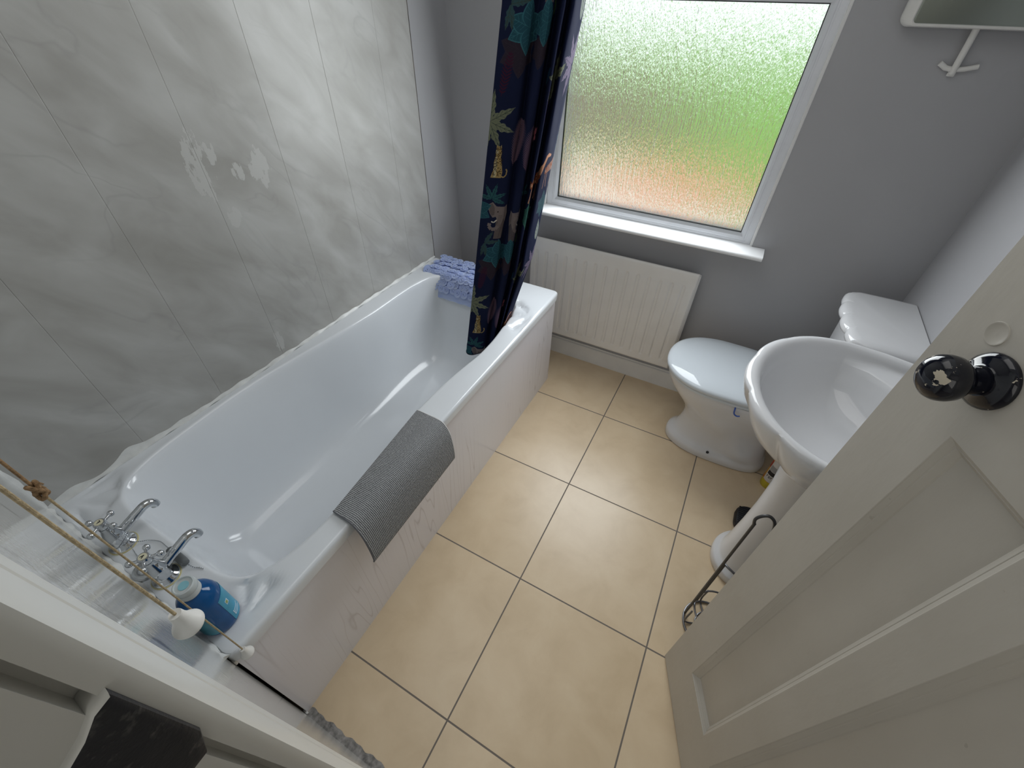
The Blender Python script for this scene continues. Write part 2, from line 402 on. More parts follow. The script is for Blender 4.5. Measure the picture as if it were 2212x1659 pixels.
# ------------------------------------------------------------------ window
win = empty('window_1', (0.26, 1.99, WZ0)); win['kind'] = 'structure'
FY0, FY1 = 1.972, 2.035
gx0, gx1, gz0, gz1 = -0.152, 0.669, 0.868, 1.568
def frame_rect(g, x0, x1, z0, z1, prof):
    """prof: list of (inset, y) swept round a rectangle"""
    loops = [[(x0 + i, y, z0 + i), (x1 - i, y, z0 + i), (x1 - i, y, z1 - i), (x0 + i, y, z1 - i)] for i, y in prof]
    return g.loft(loops, True)
prof = [(0, FY1), (0, FY0), (0.020, FY0), (0.021, FY0 + 0.002), (0.026, FY0 + 0.002), (0.028, FY0), (0.036, FY0 + 0.003), (0.041, FY0 + 0.010), (0.0455, FY0 + 0.016), (0.046, FY0 + 0.022)]
g = G(); frame_rect(g, gx0 - 0.046, gx1 + 0.046, gz0 - 0.046, gz1 + 0.046, prof); frame_rect(g, gx0 - 0.046, gx1 + 0.046, gz1 + 0.046, WZ1, prof)
g.build('window_frame', UPVC, win, angle=30)
g = G(); pg = [(0.042, FY0 + 0.0165), (0.0485, FY0 + 0.0165), (0.0485, FY0 + 0.026)]
frame_rect(g, gx0 - 0.046, gx1 + 0.046, gz0 - 0.046, gz1 + 0.046, pg); frame_rect(g, gx0 - 0.046, gx1 + 0.046, gz1 + 0.046, WZ1, pg)
g.build('window_gasket', GASK, win, smooth=False)
G().box((gx0 - 0.002, FY0 + 0.026, gz0 - 0.002), (gx1 + 0.002, FY0 + 0.031, gz1 + 0.002)).build('glass_pane', GLASS, win, smooth=False)
G().box((gx0 - 0.002, FY0 + 0.026, gz1 + 0.09), (gx1 + 0.002, FY0 + 0.031, WZ1 - 0.044)).build('glass_pane', GLASS, win, smooth=False)
# plaster bead round the opening
for a, b in (((WX1 - 0.006, YW - 0.002, WZ0), (WX1 + 0.004, 1.976, WZ1)), ((WX0 - 0.004, YW - 0.002, WZ0), (WX0 + 0.006, 1.976, WZ1))): G().bbox(a, b, 0.002).build('reveal_edge', GLOSSW, win)
# sill board with rounded nose and horns past the opening
g = G(); zt = 0.832; n = 8
nose = [(1.976, zt), (1.885, zt)] + [(1.872 + 0.009 * math.cos(t), zt - 0.009 + 0.009 * math.sin(t)) for t in np.linspace(math.pi / 2, 3 * math.pi / 2, n)] + [(1.885, zt - 0.02), (1.976, zt - 0.02)]
nose2 = [(max(y, 0) if y < 1.96 else 1.959, z) for y, z in nose]
g.loft([[(x, y, z) for y, z in nose] for x in (WX0 + 0.001, WX1 - 0.001)], True, True, True)
for xa, xb in ((WX1 - 0.001, 0.775), (-0.258, WX0 + 0.001)):
    xs = [xa, xb - 0.004, xb, ] if xa > 0 else [xa, xa + 0.004, xb]
    g.loft([[(x, y, z) for y, z in nose2] for x in (xa, xb)], True, True, True)
g.build('window_sill', SILLW, win, angle=35)

# ------------------------------------------------------------------ outdoors, seen blurred through the glass
struct(G().box((-9, 2.4, -0.55), (14, 7.9, -0.46)).build('patio', m_grass('pale_paving', (0.80, 0.72, 0.60), (0.93, 0.88, 0.79), 1.3), smooth=False))
tag(bpy.data.objects['patio'], 'pale paving outside the window', 'patio')
struct(G().box((-40, 7.9, -0.55), (50, 40, -0.48)).build('lawn', m_grass('lawn_green', (0.14, 0.38, 0.04), (0.27, 0.50, 0.09), 0.5), smooth=False))
tag(bpy.data.objects['lawn'], 'bright green lawn beyond the paving', 'lawn')
g = G().box((-8.0, 9.3, -0.48), (-0.75, 9.9, 0.42)); w_ = g.build('garden_wall', simple('dark_brick', (0.26, 0.13, 0.145), 0.9, var=0.3, vs=4), smooth=False)
tag(w_, 'low dark brick wall on the lawn outside the window', 'garden wall')
g = G().box((-1.35, 6.0, -0.46), (0.65, 7.85, -0.38)); w_ = g.build('brick_bed', simple('red_brick', (0.80, 0.28, 0.14), 0.9, var=0.25, vs=5), smooth=False)
tag(w_, 'low red brick bed on the paving outside the window', 'brick bed')
hg = G()
for i in range(26):
    hg.sphere((2.05 + 0.55 * math.cos(i * 2.4) * (i % 5) / 4.2, 6.5 + 0.5 * math.sin(i * 2.4) * (i % 7) / 3, -0.2 + 0.12 * (i % 9)), 0.62, n=8)
hb = hg.build('hedge_bush', m_grass('hedge_green', (0.17, 0.42, 0.04), (0.32, 0.56, 0.10), 3))
tag(hb, 'bright green bush outside the window at its right', 'bush')

# ------------------------------------------------------------------ landing behind the camera
g = G().box((-0.6, -1.5, -0.1), (2.2, 0.0, -0.0005)); struct(g.build('floor', simple('landing_carpet', (0.30, 0.26, 0.22), 0.95, var=0.2, vs=80), smooth=False))
g = G(); g.box((-0.7, -1.6, -0.1), (2.3, -1.5, ZC)); g.box((-0.7, -1.5, -0.1), (-0.6, -0.12, ZC)); g.box((2.2, -1.5, -0.1), (2.3, -0.12, ZC))
struct(g.build('wall_landing', simple('landing_paint', (0.66, 0.64, 0.6), 0.8, var=0.02), smooth=False))
struct(G().box((-0.7, -1.6, ZC), (2.3, -0.12, ZC + 0.1)).build('ceiling', CEILM, smooth=False))

# ------------------------------------------------------------------ door frame: architrave and lining on the left
g = G()
prof = [(0.424, 0.0), (0.424, 0.0098), (0.4265, 0.012), (0.4450, 0.012), (0.4465, 0.0107), (0.4495, 0.0107), (0.451, 0.012), (0.478, 0.012), (0.483, 0.010), (0.4845, 0.006),
        (0.4845, -0.0003), (0.476, -0.0010), (0.476, -0.0052), (0.4845, -0.0060), (0.4845, -0.050), (0.497, -0.052), (0.497, -0.118), (0.462, -0.12), (0.462, 0.0)]
g.loft([[(x, y, z) for x, y in prof] for z in (0.0, DH)], True, True, True)
struct(g.build('trim_1', JAMB, angle=30))
g = G().bbox((DX1 - 0.001, -0.12, 0), (DX1 + 0.03, 0.012, DH), 0.003); g.bbox((0.424, -0.12, DH), (DX1 + 0.09, 0.012, DH + 0.07), 0.003); g.bbox((DX1 + 0.01, 0.0, 0), (DX1 + 0.083, 0.012, DH), 0.003)
struct(g.build('trim_2', JAMB))

# latch keep on the frame
kp = empty('latch_keep', (0.49, 0.0, 1.30), 'worn black latch keep screwed to the door frame beside the bath', 'latch keep')
KEEP = kp

# ------------------------------------------------------------------ door, swung into the room
D0 = Vector((0.893, 0.651, 0.0)); DV = Vector((0.37946278, -0.925207, 0)).normalized(); DN = Vector((-0.925207, -0.37946278, 0)).normalized()
DW, DT, DZ0, DZ1 = 0.757, 0.036, 0.006, 2.02
door = empty('door_1', tuple(D0 + DV * DW)); door['kind'] = 'structure'
tag(door, 'old cream panelled door standing open at the right', 'door')
def dp(s, z, n): return D0 + DV * s + DN * n + Vector((0, 0, z))
cells_s = [0, 0.100, 0.232, 0.290, 0.467, 0.525, 0.657, DW]; cells_z = [DZ0, 0.224, 1.198, 1.452, 1.92, DZ1]
holes = {(1, 1), (3, 1), (5, 1), (1, 3), (3, 3), (5, 3)}
def door_face(g, side):
    off = 0.0 if side > 0 else -DT
    for i in range(7):
        for j in range(5):
            s0, s1, z0, z1 = cells_s[i], cells_s[i + 1], cells_z[j], cells_z[j + 1]
            if (i, j) not in holes:
                g.add([dp(s0, z0, off), dp(s1, z0, off), dp(s1, z1, off), dp(s0, z1, off)], [(0, 1, 2, 3)])
            else:
                pr_ = [(0, 0), (0.0012, -0.0016), (0.0062, -0.0052), (0.0074, -0.0066), (0.0084, -0.0062), (0.0150, -0.0118), (0.0162, -0.0138), (0.0178, -0.0138)]
                loops = [[dp(s0 + a, z0 + a, off + side * b), dp(s1 - a, z0 + a, off + side * b), dp(s1 - a, z1 - a, off + side * b), dp(s0 + a, z1 - a, off + side * b)] for a, b in pr_]
                g.loft(loops, True, False, True)
g = G(); door_face(g, 1); door_face(g, -1)
for a, b in (((0, DZ0), (DW, DZ0)), ((DW, DZ0), (DW, DZ1)), ((DW, DZ1), (0, DZ1)), ((0, DZ1), (0, DZ0))):
    g.add([dp(*a, 0), dp(*b, 0), dp(*b, -DT), dp(*a, -DT)], [(0, 1, 2, 3)])
o = g.build('door_leaf', DOORM, door, smooth=False)
bv = o.modifiers.new('edge', 'BEVEL'); bv.width = 0.0012; bv.segments = 2; bv.limit_method = 'ANGLE'; bv.angle_limit = math.radians(50)
wm = o.data; bm = bmesh.new(); bm.from_mesh(wm); bmesh.ops.remove_doubles(bm, verts=bm.verts, dist=1e-5); bmesh.ops.recalc_face_normals(bm, faces=bm.faces); bm.to_mesh(wm); bm.free()
# painted-over keyhole cover above the knob
kc = dp(0.053, 1.309, 0)
g = G()
for k in range(24): pass
g.lathe([(0.0135, -0.001), (0.0127, 0.0009), (0.0116, 0.0010), (0.0104, 0.0002), (0.002, 0.0001)], kc, DN, 28)
g.build('keyhole_cover', DOORM, door)
# knob with rose
kb = empty('door_knob', tuple(Vector((0, 0, 0)))); kb.parent = door
kc = dp(0.0855, 1.270, 0); kb.location = door.matrix_basis.inverted() @ kc
G().lathe([(0.0305, 0.0), (0.0312, 0.0025), (0.0303, 0.005), (0.0255, 0.0085), (0.0185, 0.0105), (0.0165, 0.0125), (0.0150, 0.0125)], kc, DN, 40).build('rose', KNOBM, kb)
G().lathe([(0.0145, 0.009), (0.0150, 0.016), (0.0158, 0.024), (0.0175, 0.0310), (0.0212, 0.0342), (0.0243, 0.0392), (0.0255, 0.0462), (0.0249, 0.0528), (0.0224, 0.0584), (0.0175, 0.0630), (0.0100, 0.0656), (0.0005, 0.0663)], kc, DN, 40).build('knob', KNOBM, kb)
KPOS = kc

# keep geometry: a little iron box with a flared end
g = G()
poly = [(0.0024, 1.3735), (0.0020, 1.302), (-0.0042, 1.2825), (-0.046, 1.279), (-0.046, 1.347), (-0.0225, 1.3575), (-0.012, 1.364), (-0.0045, 1.3715)]
def ring(ins, x):
    c = Vector((sum(p[0] for p in poly) / 8, sum(p[1] for p in poly) / 8))
    return [(x, c.x + (p[0] - c.x) * (1 - ins / 0.025), c.y + (p[1] - c.y) * (1 - ins / 0.045)) for p in poly]
g.loft([ring(0, 0.476), ring(0, 0.4852), ring(0.0008, 0.4866), ring(0.003, 0.4874), ring(0.006, 0.4877)], True, True, True)
g.build('keep_body', KEEPM, KEEP, angle=25)
# cream paint left on its flared end
g = G(); edge = [poly[k] for k in (0, 7, 6, 5, 4)]; n_ = len(edge)
c2 = Vector((sum(p[0] for p in poly) / 8, sum(p[1] for p in poly) / 8))
L = []
for x, f, d in ((0.4762, 0.0, 0.0007), (0.4852, 0.0, 0.0007), (0.4867, 0.022, 0.0007), (0.4876, 0.055, 0.0006)):
    L.append([(x, p[0] * (1 - f) + c2.x * f + (0.0004 if k else 0), p[1] * (1 - f) + c2.y * f + d) for k, p in enumerate(edge)])
g.loft(L, False); po = g.build('paint_edge', JAMB, KEEP, angle=30); po['label'] = 'cream paint on the flared end'

# ------------------------------------------------------------------ bath
bath = empty('bathtub', (-0.34, 0.85, 0.0), 'long white bath with a limed wood side panel standing along the marbled wall', 'bath')
HB = 0.551; BL = 1.70; BX0, BX1 = XL + 0.001, 0.015
cx_, cy_ = -0.355, 0.828; NEXP = 6.5
ryv = np.array([0.0, 0.15, 0.25, 0.34, 0.5, 0.62, 0.76, 0.90, 1.0, 1.115, 1.22, 1.32, 1.45, 1.70])
rxv = np.array([0.318, 0.318, 0.318, 0.315, 0.296, 0.281, 0.2715, 0.274, 0.282, 0.297, 0.297, 0.288, 0.283, 0.283])
lxv = np.array([0.312, 0.312, 0.312, 0.312, 0.318, 0.315, 0.300, 0.282, 0.270, 0.262, 0.262, 0.266, 0.270, 0.270])
yy = np.linspace(0, 1.7, 341)
def sm(v):
    a = np.interp(yy, ryv, v); k = np.hanning(25); k /= k.sum(); return np.convolve(np.pad(a, 12, 'edge'), k, 'valid')
RXS, LXS = sm(rxv), sm(lxv)
hyN, hyF = 0.733, 0.735
NL = 420
angs = sorted(set([math.atan2(0.73 * math.sin(t), 0.29 * math.cos(t)) for t in np.linspace(-math.pi, math.pi, NL, endpoint=False)] +
       [math.atan2(y - cy_, x - cx_) for x in (BX0, BX1) for y in (0.001, BL)]))
def contour(a):
    c, s = math.cos(a), math.sin(a); r = 0.3
    for _ in range(12):
        y = cy_ + r * s; h = float(np.interp(y, yy, RXS if c > 0 else LXS)); v = hyN if s < 0 else hyF
        r = (abs(c / h) ** NEXP + abs(s / v) ** NEXP) ** (-1 / NEXP)
    return cx_ + r * c, cy_ + r * s
inner = [contour(a) for a in angs]
def rect(a, ins=0.0):
    c, s = math.cos(a), math.sin(a)
    t = min(((BX1 - ins - cx_) if c > 0 else (cx_ - BX0 - ins)) / max(abs(c), 1e-9), ((BL - ins - cy_) if s > 0 else (cy_ - 0.001 - ins)) / max(abs(s), 1e-9))
    x, y = cx_ + t * c, cy_ + t * s
    # rounded corners on the room side
    rc = 0.022 - ins * 0.5
    for yc, sg in ((BL - ins, 1), (0.001 + ins, -1)):
        px, py = BX1 - ins - rc, yc - sg * rc
        if x > px and (y - py) * sg > 0:
            d = Vector((x - px, y - py)); 
            if d.length > rc: d = d.normalized() * rc; x, y = px + d.x, py + d.y
    return x, y
# shell-shaped soap rests in three corners: (hub, direction, radius)
SHELLS = [((-0.668, 0.040), math.radians(38), 0.115), ((-0.028, 0.068), math.radians(148), 0.10), ((-0.005, 1.455), math.radians(210), 0.155)]
def deck(x, y):
    z = 0.0
    for i, ((hx, hy), th, rad) in enumerate(SHELLS):
        d = math.hypot(x - hx, y - hy)
        if d < rad * 1.15:
            a = (math.atan2(y - hy, x - hx) - th + math.pi) % (2 * math.pi) - math.pi
            lobe = abs(math.sin(a * (3.6 if i == 2 else 4.5) + 0.6))
            fan = max(0.0, min(1.0, (1.35 - abs(a)) / 0.3))
            e = max(0, min(1, (rad * (0.92 + 0.08 * lobe) - d) / (rad * 0.16))); e = e * e * (3 - 2 * e)
            hub = min(1, d / (rad * 0.35))
            z -= e * fan * hub * ((0.020 if i == 2 else 0.017) - (0.016 if i == 2 else 0.013) * lobe ** 0.7) * (0.6 + 0.4 * d / rad)
    return z
loops = []
for z, ins in ((0.515, 0.0), (0.538, 0.0), (0.5455, 0.0016), (0.5495, 0.005), (HB, 0.010)):
    loops.append([(*rect(a, ins), z) for a in angs])
r0 = [rect(a, 0.010) for a in angs]
for k in range(1, 17):
    t = k / 16
    loops.append([(r0[i][0] * (1 - t) + inner[i][0] * t, r0[i][1] * (1 - t) + inner[i][1] * t, None) for i in range(len(angs))])
loops = [[(p[0], p[1], HB + deck(p[0], p[1])) if p[2] is None else p for p in l] for l in loops]
zin = [p[2] for p in loops[-1]]
for z, ix, iyn, iyf in ((-0.0015, 0.004, 0.004, 0.004), (-0.006, 0.0075, 0.0075, 0.0075), (-0.014, 0.011, 0.011, 0.011), (-0.03, 0.015, 0.016, 0.017), (-0.08, 0.024, 0.025, 0.032), (-0.15, 0.034, 0.036, 0.055), (-0.22, 0.044, 0.048, 0.082), (-0.28, 0.055, 0.062, 0.11),
                        (-0.33, 0.068, 0.078, 0.14), (-0.365, 0.085, 0.098, 0.165), (-0.388, 0.108, 0.125, 0.195), (-0.402, 0.138, 0.16, 0.235), (-0.410, 0.175, 0.22, 0.30), (-0.414, 0.215, 0.32, 0.40), (-0.416, 0.25, 0.48, 0.55), (-0.417, 0.27, 0.66, 0.68)):
    l = []
    for i, (x, y) in enumerate(inner):
        hx = RXS.mean() if x > cx_ else LXS.mean()
        iy = iyn if y < cy_ else iyf
        # below the rim the waviness of the contour fades out
        f = min(1, -z / 0.25)
        xs = (x - cx_) * (1 - f) + f * (x - cx_) * hx / float(np.interp(y, yy, RXS if x > cx_ else LXS))
        zz = max(z * 1.0, z) + (zin[i] if -z < 0.02 else HB)
        l.append((cx_ + xs * (1 - ix / hx), cy_ + (y - cy_) * (1 - iy / 0.734), zz if -z < 0.02 else HB + z))
    loops.append(l)
G().loft(loops, True, False, True).build('tub', ACRYL, bath, angle=50)
g = G().box((-0.016, 0.006, 0.0), (0.0, BL - 0.001, 0.522)); g.build('side_panel', BPANEL, bath, smooth=False)
g = G().box((XL + 0.01, BL - 0.016, 0.0), (-0.016, BL - 0.002, 0.522)); g.build('end_panel', BPANEL, bath, smooth=False)
for z0, z1 in ((0.497, 0.513), (0.0, 0.010)): G().bbox((-0.012, 0.0005, z0), (0.006, 0.0065, z1), 0.002).build('panel_clip', PLASTW, bath)
# overflow and waste
G().lathe([(0.001, 0.003), (0.030, 0.003), (0.034, 0.001), (0.034, -0.003)], (cx_, 0.30, HB - 0.4155), (0, 0, 1), 28).build('waste', CHROME, bath)
# silicone bead along the cladding and along the end board
g = G(); L = []; n = 170
for k in range(n + 1):
    y = 0.002 + (BL - 0.004) * k / n
    w = 0.0065 + 0.002 * math.sin(y * 37) + 0.0015 * math.sin(y * 91 + 1)
    h = w * 1.1 + (0.016 * math.exp(-((y - 0.20) / 0.035) ** 2) + 0.008 * math.exp(-((y - 0.26) / 0.05) ** 2) + 0.010 * math.exp(-((y - 0.05) / 0.04) ** 2) + 0.005 * abs(math.sin(y * 23)) * max(0, 1 - y))
    L.append([(XL - 0.002, y, HB - 0.003), (XL + w, y, HB - 0.002), (XL + w * 0.8, y, HB + 0.0022), (XL + 0.0022, y, HB + w * 0.7), (XL + 0.0010, y, HB + h), (XL - 0.002, y, HB + h)])
g.loft(L, True, True, True); L = []
for k in range(71):
    x = XL + 0.004 + 0.70 * k / 70
    w = 0.006 + 0.0025 * math.sin(x * 61) + 0.002 * math.sin(x * 143); L.append([(x, -0.001, HB - 0.003), (x, w, HB - 0.002), (x, w * 0.7, HB + 0.003), (x, 0.0018, HB + w), (x, -0.001, HB + w + 0.003)])
g.loft(L, True, True, True)
o = g.build('silicone_seal', SILIC, smooth=True, angle=60); tag(o, 'ragged white silicone bead where the bath meets the walls', 'silicone seal')
# white bead in the corner of cladding and end board
g = G(); L = []
for k in range(80):
    z = 0.56 + k * 0.022; w = 0.008 + 0.002 * math.sin(z * 31) + 0.0015 * math.sin(z * 77)
    L.append([(XL - 0.001, -0.001, z), (XL + w, -0.001, z), (XL + w * 0.5, w * 0.5, z), (XL - 0.001, w, z)])
g.loft(L, True, True, True); o = g.build('trim_3', SILIC); struct(o)
# dirty mortar strip on the floor along the end wall
g = G(); L = []
for k in range(60):
    x = 0.002 + 0.44 * k / 59; w = 0.020 + 0.002 * math.sin(x * 83) + 0.0018 * math.sin(x * 171)
    L.append([(x, -0.001, 0.0005), (x, w, 0.0005), (x, w - 0.001, 0.002), (x, 0.004, 0.004), (x, -0.001, 0.005)])
g.loft(L, True, True, True)
struct(g.build('trim_4', simple('grey_mortar', (0.22, 0.21, 0.20), 0.9, var=0.45, vs=90, bump=0.5, bs=200)))
# dark mouldy joint at the far end of the cladding
struct(G().box((-0.707, BL, 0.45), (XL + 0.0005, BL + 0.0025, ZC)).build('trim_5', simple('dark_joint', (0.10, 0.085, 0.07), 0.9, var=0.6, vs=14), smooth=False))

# ------------------------------------------------------------------ taps
def tap(c, rot, label, letter, gasket):
    t = empty('bath_tap', c, label, 'tap', 'bath taps')
    c = Vector(c); up = Vector((-0.10, -0.02, 1)).normalized()
    if gasket: G().lathe([(0.0305, 0), (0.0305, 0.002), (0.022, 0.0025)], c, n=32).build('gasket', YELLOWM, t)
    G().lathe([(0.0285, 0.002), (0.0285, 0.0045), (0.0265, 0.008), (0.0215, 0.0115), (0.0188, 0.018), (0.0195, 0.030), (0.0205, 0.040), (0.0202, 0.046), (0.0190, 0.0485), (0.0165, 0.058), (0.0140, 0.066), (0.0120, 0.070), (0.0120, 0.079)], c, n=32).build('body', CHROME, t)
    p = cr([(0, 0.008, 0.034), (0, 0.032, 0.043), (0, 0.060, 0.053), (0, 0.078, 0.0585), (0, 0.090, 0.056), (0, 0.096, 0.047), (0, 0.0965, 0.039)], 5)
    rr = list(np.interp(np.linspace(0, 1, len(p)), [0, 0.3, 0.75, 1], [0.0120, 0.0108, 0.0102, 0.0108]))
    sg = G().tube([c + Vector(q) for q in p], rr, 16); sg.build('spout', CHROME, t)
    h = c + Vector((0, 0, 0.090))
    hg = empty('handle', (0, 0, 0)); hg.parent = t; hg.location = Vector((0, 0, 0.090))
    g = G().lathe([(0.008, -0.012), (0.0115, -0.009), (0.0125, -0.002), (0.0125, 0.006), (0.0115, 0.0085), (0.0085, 0.009)], h, n=24)
    for k in range(4):
        a = rot + k * math.pi / 2; d = Vector((math.cos(a), math.sin(a), 0))
        g.tube([h + d * 0.008, h + d * 0.016, h + d * 0.025], [0.0045, 0.0032, 0.0040], 10)
        g.sphere(h + d * 0.0290, 0.0076, n=14)
    g.build('cross_grip', CHROME, hg)
    G().lathe([(0.0084, 0.0), (0.0084, 0.0012), (0.0005, 0.0016)], h + Vector((0, 0, 0.0088)), n=24).build('indice', CREAMD, hg)
    g = G(); z = h.z + 0.0106
    for x0, y0, x1, y1 in letter:
        a = Vector((x0, y0)) * 0.0042; b = Vector((x1, y1)) * 0.0042; d = (b - a).normalized(); w = Vector((-d.y, d.x)) * 0.0007
        pts = [a - w, b - w, b + w, a + w]; g.prism([(h.x + q.x, h.y + q.y) for q in pts], z - 0.0008, z + 0.0002)
    g.build('letter', INK, hg, smooth=False)
    return t
tap((-0.433, 0.0415, HB), 0.42, 'left hand chrome bath tap with the plug chain wound round it', [(-.8, .9, .8, .6), (.3, .75, .3, -.9), (-.3, .1, .6, 0)], True)
tap((-0.2625, 0.0425, HB), 0.95, 'right hand chrome bath tap beside the blue bottle', [(-.7, -.9, 0, .9), (0, .9, .7, -.9), (-.45, -.2, .45, -.2)], True)
# plug on its ball chain
pl = empty('bath_plug', (-0.30, 0.09, HB), 'black bath plug on a ball chain lying between the two taps', 'bath plug')
cpts = []
for k in range(25):
    a = 2.6 + k / 24 * 2 * math.pi; cpts.append((-0.433 + 0.0215 * math.cos(a), 0.0415 + 0.0215 * math.sin(a), HB + 0.0165 + 0.012 * math.sin(a * 1.0 + 0.6)))
cp = cr([(-0.4065, 0.052, HB + 0.022), (-0.398, 0.060, HB + 0.010), (-0.385, 0.075, HB + 0.004), (-0.36, 0.086, HB + 0.003), (-0.335, 0.086, HB + 0.003), (-0.315, 0.085, HB + 0.004)], 6)
cp2 = cr([(-0.398, 0.045, HB + 0.010), (-0.380, 0.040, HB + 0.002), (-0.355, 0.038, HB + 0.002), (-0.33, 0.037, HB + 0.002), (-0.30, 0.035, HB + 0.003)], 6)
cp3 = cr([(-0.238, 0.0835, HB + 0.006), (-0.225, 0.086, HB + 0.003), (-0.215, 0.091, HB + 0.002), (-0.205, 0.094, HB + 0.001)], 6)
def beads(g, pts, step=0.0036, r=0.0015):
    P = [Vector(p) for p in pts]; acc = 0.0; g.sphere(P[0], r, n=6)
    for a, b in zip(P, P[1:]):
        L_ = (b - a).length; d = step - acc
        while d <= L_:
            g.sphere(a + (b - a) * d / L_, r, n=6); d += step
        acc = L_ - (d - step)
    g.tube(P, 0.0005, 4)
for pts_, st_, r_ in ((cpts, .0036, .0015), (cp, .0036, .0015), (cp2, .0036, .0015), (cp3, .005, .0019)):
    g = G(); beads(g, pts_, st_, r_); g.build('chain', CHROME, pl)
ax = Vector((1, -0.03, 0.03)).normalized()
G().lathe([(0.004, 0.0), (0.0085, 0.002), (0.0095, 0.010), (0.0095, 0.060), (0.0085, 0.068), (0.0045, 0.070)], (-0.313, 0.0845, HB + 0.0098), ax, 20).build('stopper', simple('dark_grey_rubber', (0.13, 0.14, 0.145), 0.4, var=0.15), pl)
dp_ = empty('chrome_disc', (-0.313, 0.022, HB), 'small domed chrome disc lying between the bath taps against the end wall', 'chrome disc')
G().lathe([(0.0265, 0.0005), (0.0275, 0.003), (0.0255, 0.0065), (0.020, 0.0085), (0.0155, 0.0080), (0.0145, 0.006), (0.0125, 0.0085), (0.009, 0.0125), (0.001, 0.0135)], (-0.318, 0.0285, HB), n=32).build('plate', CHROME, dp_)

# ------------------------------------------------------------------ blue bottle
bt = empty('shampoo_bottle', (-0.070, 0.046, HB), 'blue bottle with a clear screw cap and pale label standing on the bath corner', 'bottle')
def m_bottle():
    t = NT('blue_bottle_plastic'); t.set(Base_Color=t.ramp(t.noise(t.coord(), 12, 2), [(0.3, (0.010, 0.11, 0.34)), (0.7, (0.014, 0.14, 0.40))]), Roughness=0.10)
    t.b.inputs['Transmission Weight'].default_value = 0.35; t.b.inputs['IOR'].default_value = 1.4; return t.m
BC = Vector((-0.070, 0.046, HB))
G().lathe([(0.030, 0.0), (0.0355, 0.003), (0.0375, 0.009), (0.0378, 0.02), (0.0378, 0.100), (0.0365, 0.112), (0.0325, 0.124), (0.025, 0.134), (0.0175, 0.140), (0.0150, 0.142), (0.0150, 0.148)], BC, n=48).build('body', m_bottle(), bt)
def m_cap():
    t = NT('clear_cap'); t.set(Base_Color=t.ramp(t.noise(t.coord(), 25, 2), [(0.3, (0.60, 0.66, 0.67)), (0.7, (0.74, 0.77, 0.77))]), Roughness=0.25); t.b.inputs['Transmission Weight'].default_value = 0.2; return t.m
g = G().lathe([(0.0195, 0.141), (0.0205, 0.1425), (0.0205, 0.146), (0.0198, 0.147), (0.0205, 0.148), (0.0198, 0.151), (0.0205, 0.152), (0.0198, 0.155), (0.0204, 0.156), (0.0204, 0.166), (0.0190, 0.1695), (0.0165, 0.1705), (0.0150, 0.1675), (0.0005, 0.1670)], BC, n=40); g.build('cap', m_cap(), bt)
G().lathe([(0.0095, 0.1672), (0.0090, 0.1684), (0.0005, 0.1686)], BC, n=24).build('cap_centre', simple('pale_blue_cap_centre', (0.25, 0.52, 0.60), 0.4), bt)
def label_patch(name, a0, a1, z0, z1, r, mat, parent, bow=0.0):
    n = 16; top = []; bot = []
    for k in range(n + 1):
        t = k / n; a = math.radians(a0 + (a1 - a0) * t); b = bow * math.sin(math.pi * t)
        top.append(BC + Vector((r * math.cos(a), r * math.sin(a), z1 + b))); bot.append(BC + Vector((r * math.cos(a), r * math.sin(a), z0)))
    inn = [BC + Vector(((p - BC).x * 0.985, (p - BC).y * 0.985, (p - BC).z)) for p in top]; ibn = [BC + Vector(((p - BC).x * 0.985, (p - BC).y * 0.985, (p - BC).z)) for p in bot]
    return G().loft([bot, top, inn, ibn, bot], False).build(name, mat, parent, angle=40)
LB1 = simple('turquoise_label', (0.035, 0.30, 0.47), 0.35, var=0.12, vs=40); LB2 = simple('green_label', (0.05, 0.25, 0.33), 0.35, var=0.2, vs=40); LBW = simple('label_white', (0.55, 0.68, 0.80), 0.4); LBG = simple('label_green', (0.30, 0.38, 0.14), 0.5, var=0.3, vs=200)
fl = label_patch('front_label', 20, 112, 0.010, 0.098, 0.0383, LB1, bt, 0.006)
label_patch('emblem', 33, 46, 0.066, 0.079, 0.0386, LBW, fl); label_patch('emblem', 34.5, 43, 0.068, 0.077, 0.0388, LBG, fl)
for z0, z1, a1 in ((0.020, 0.022, 68), (0.026, 0.028, 60), (0.032, 0.034, 66)): label_patch('printed_line', 30, a1, z0, z1, 0.0386, LBW, fl)
label_patch('printed_line', 30, 33, 0.020, 0.036, 0.0386, LBW, fl)
label_patch('back_label', -112, -26, 0.012, 0.098, 0.0383, LB2, bt)

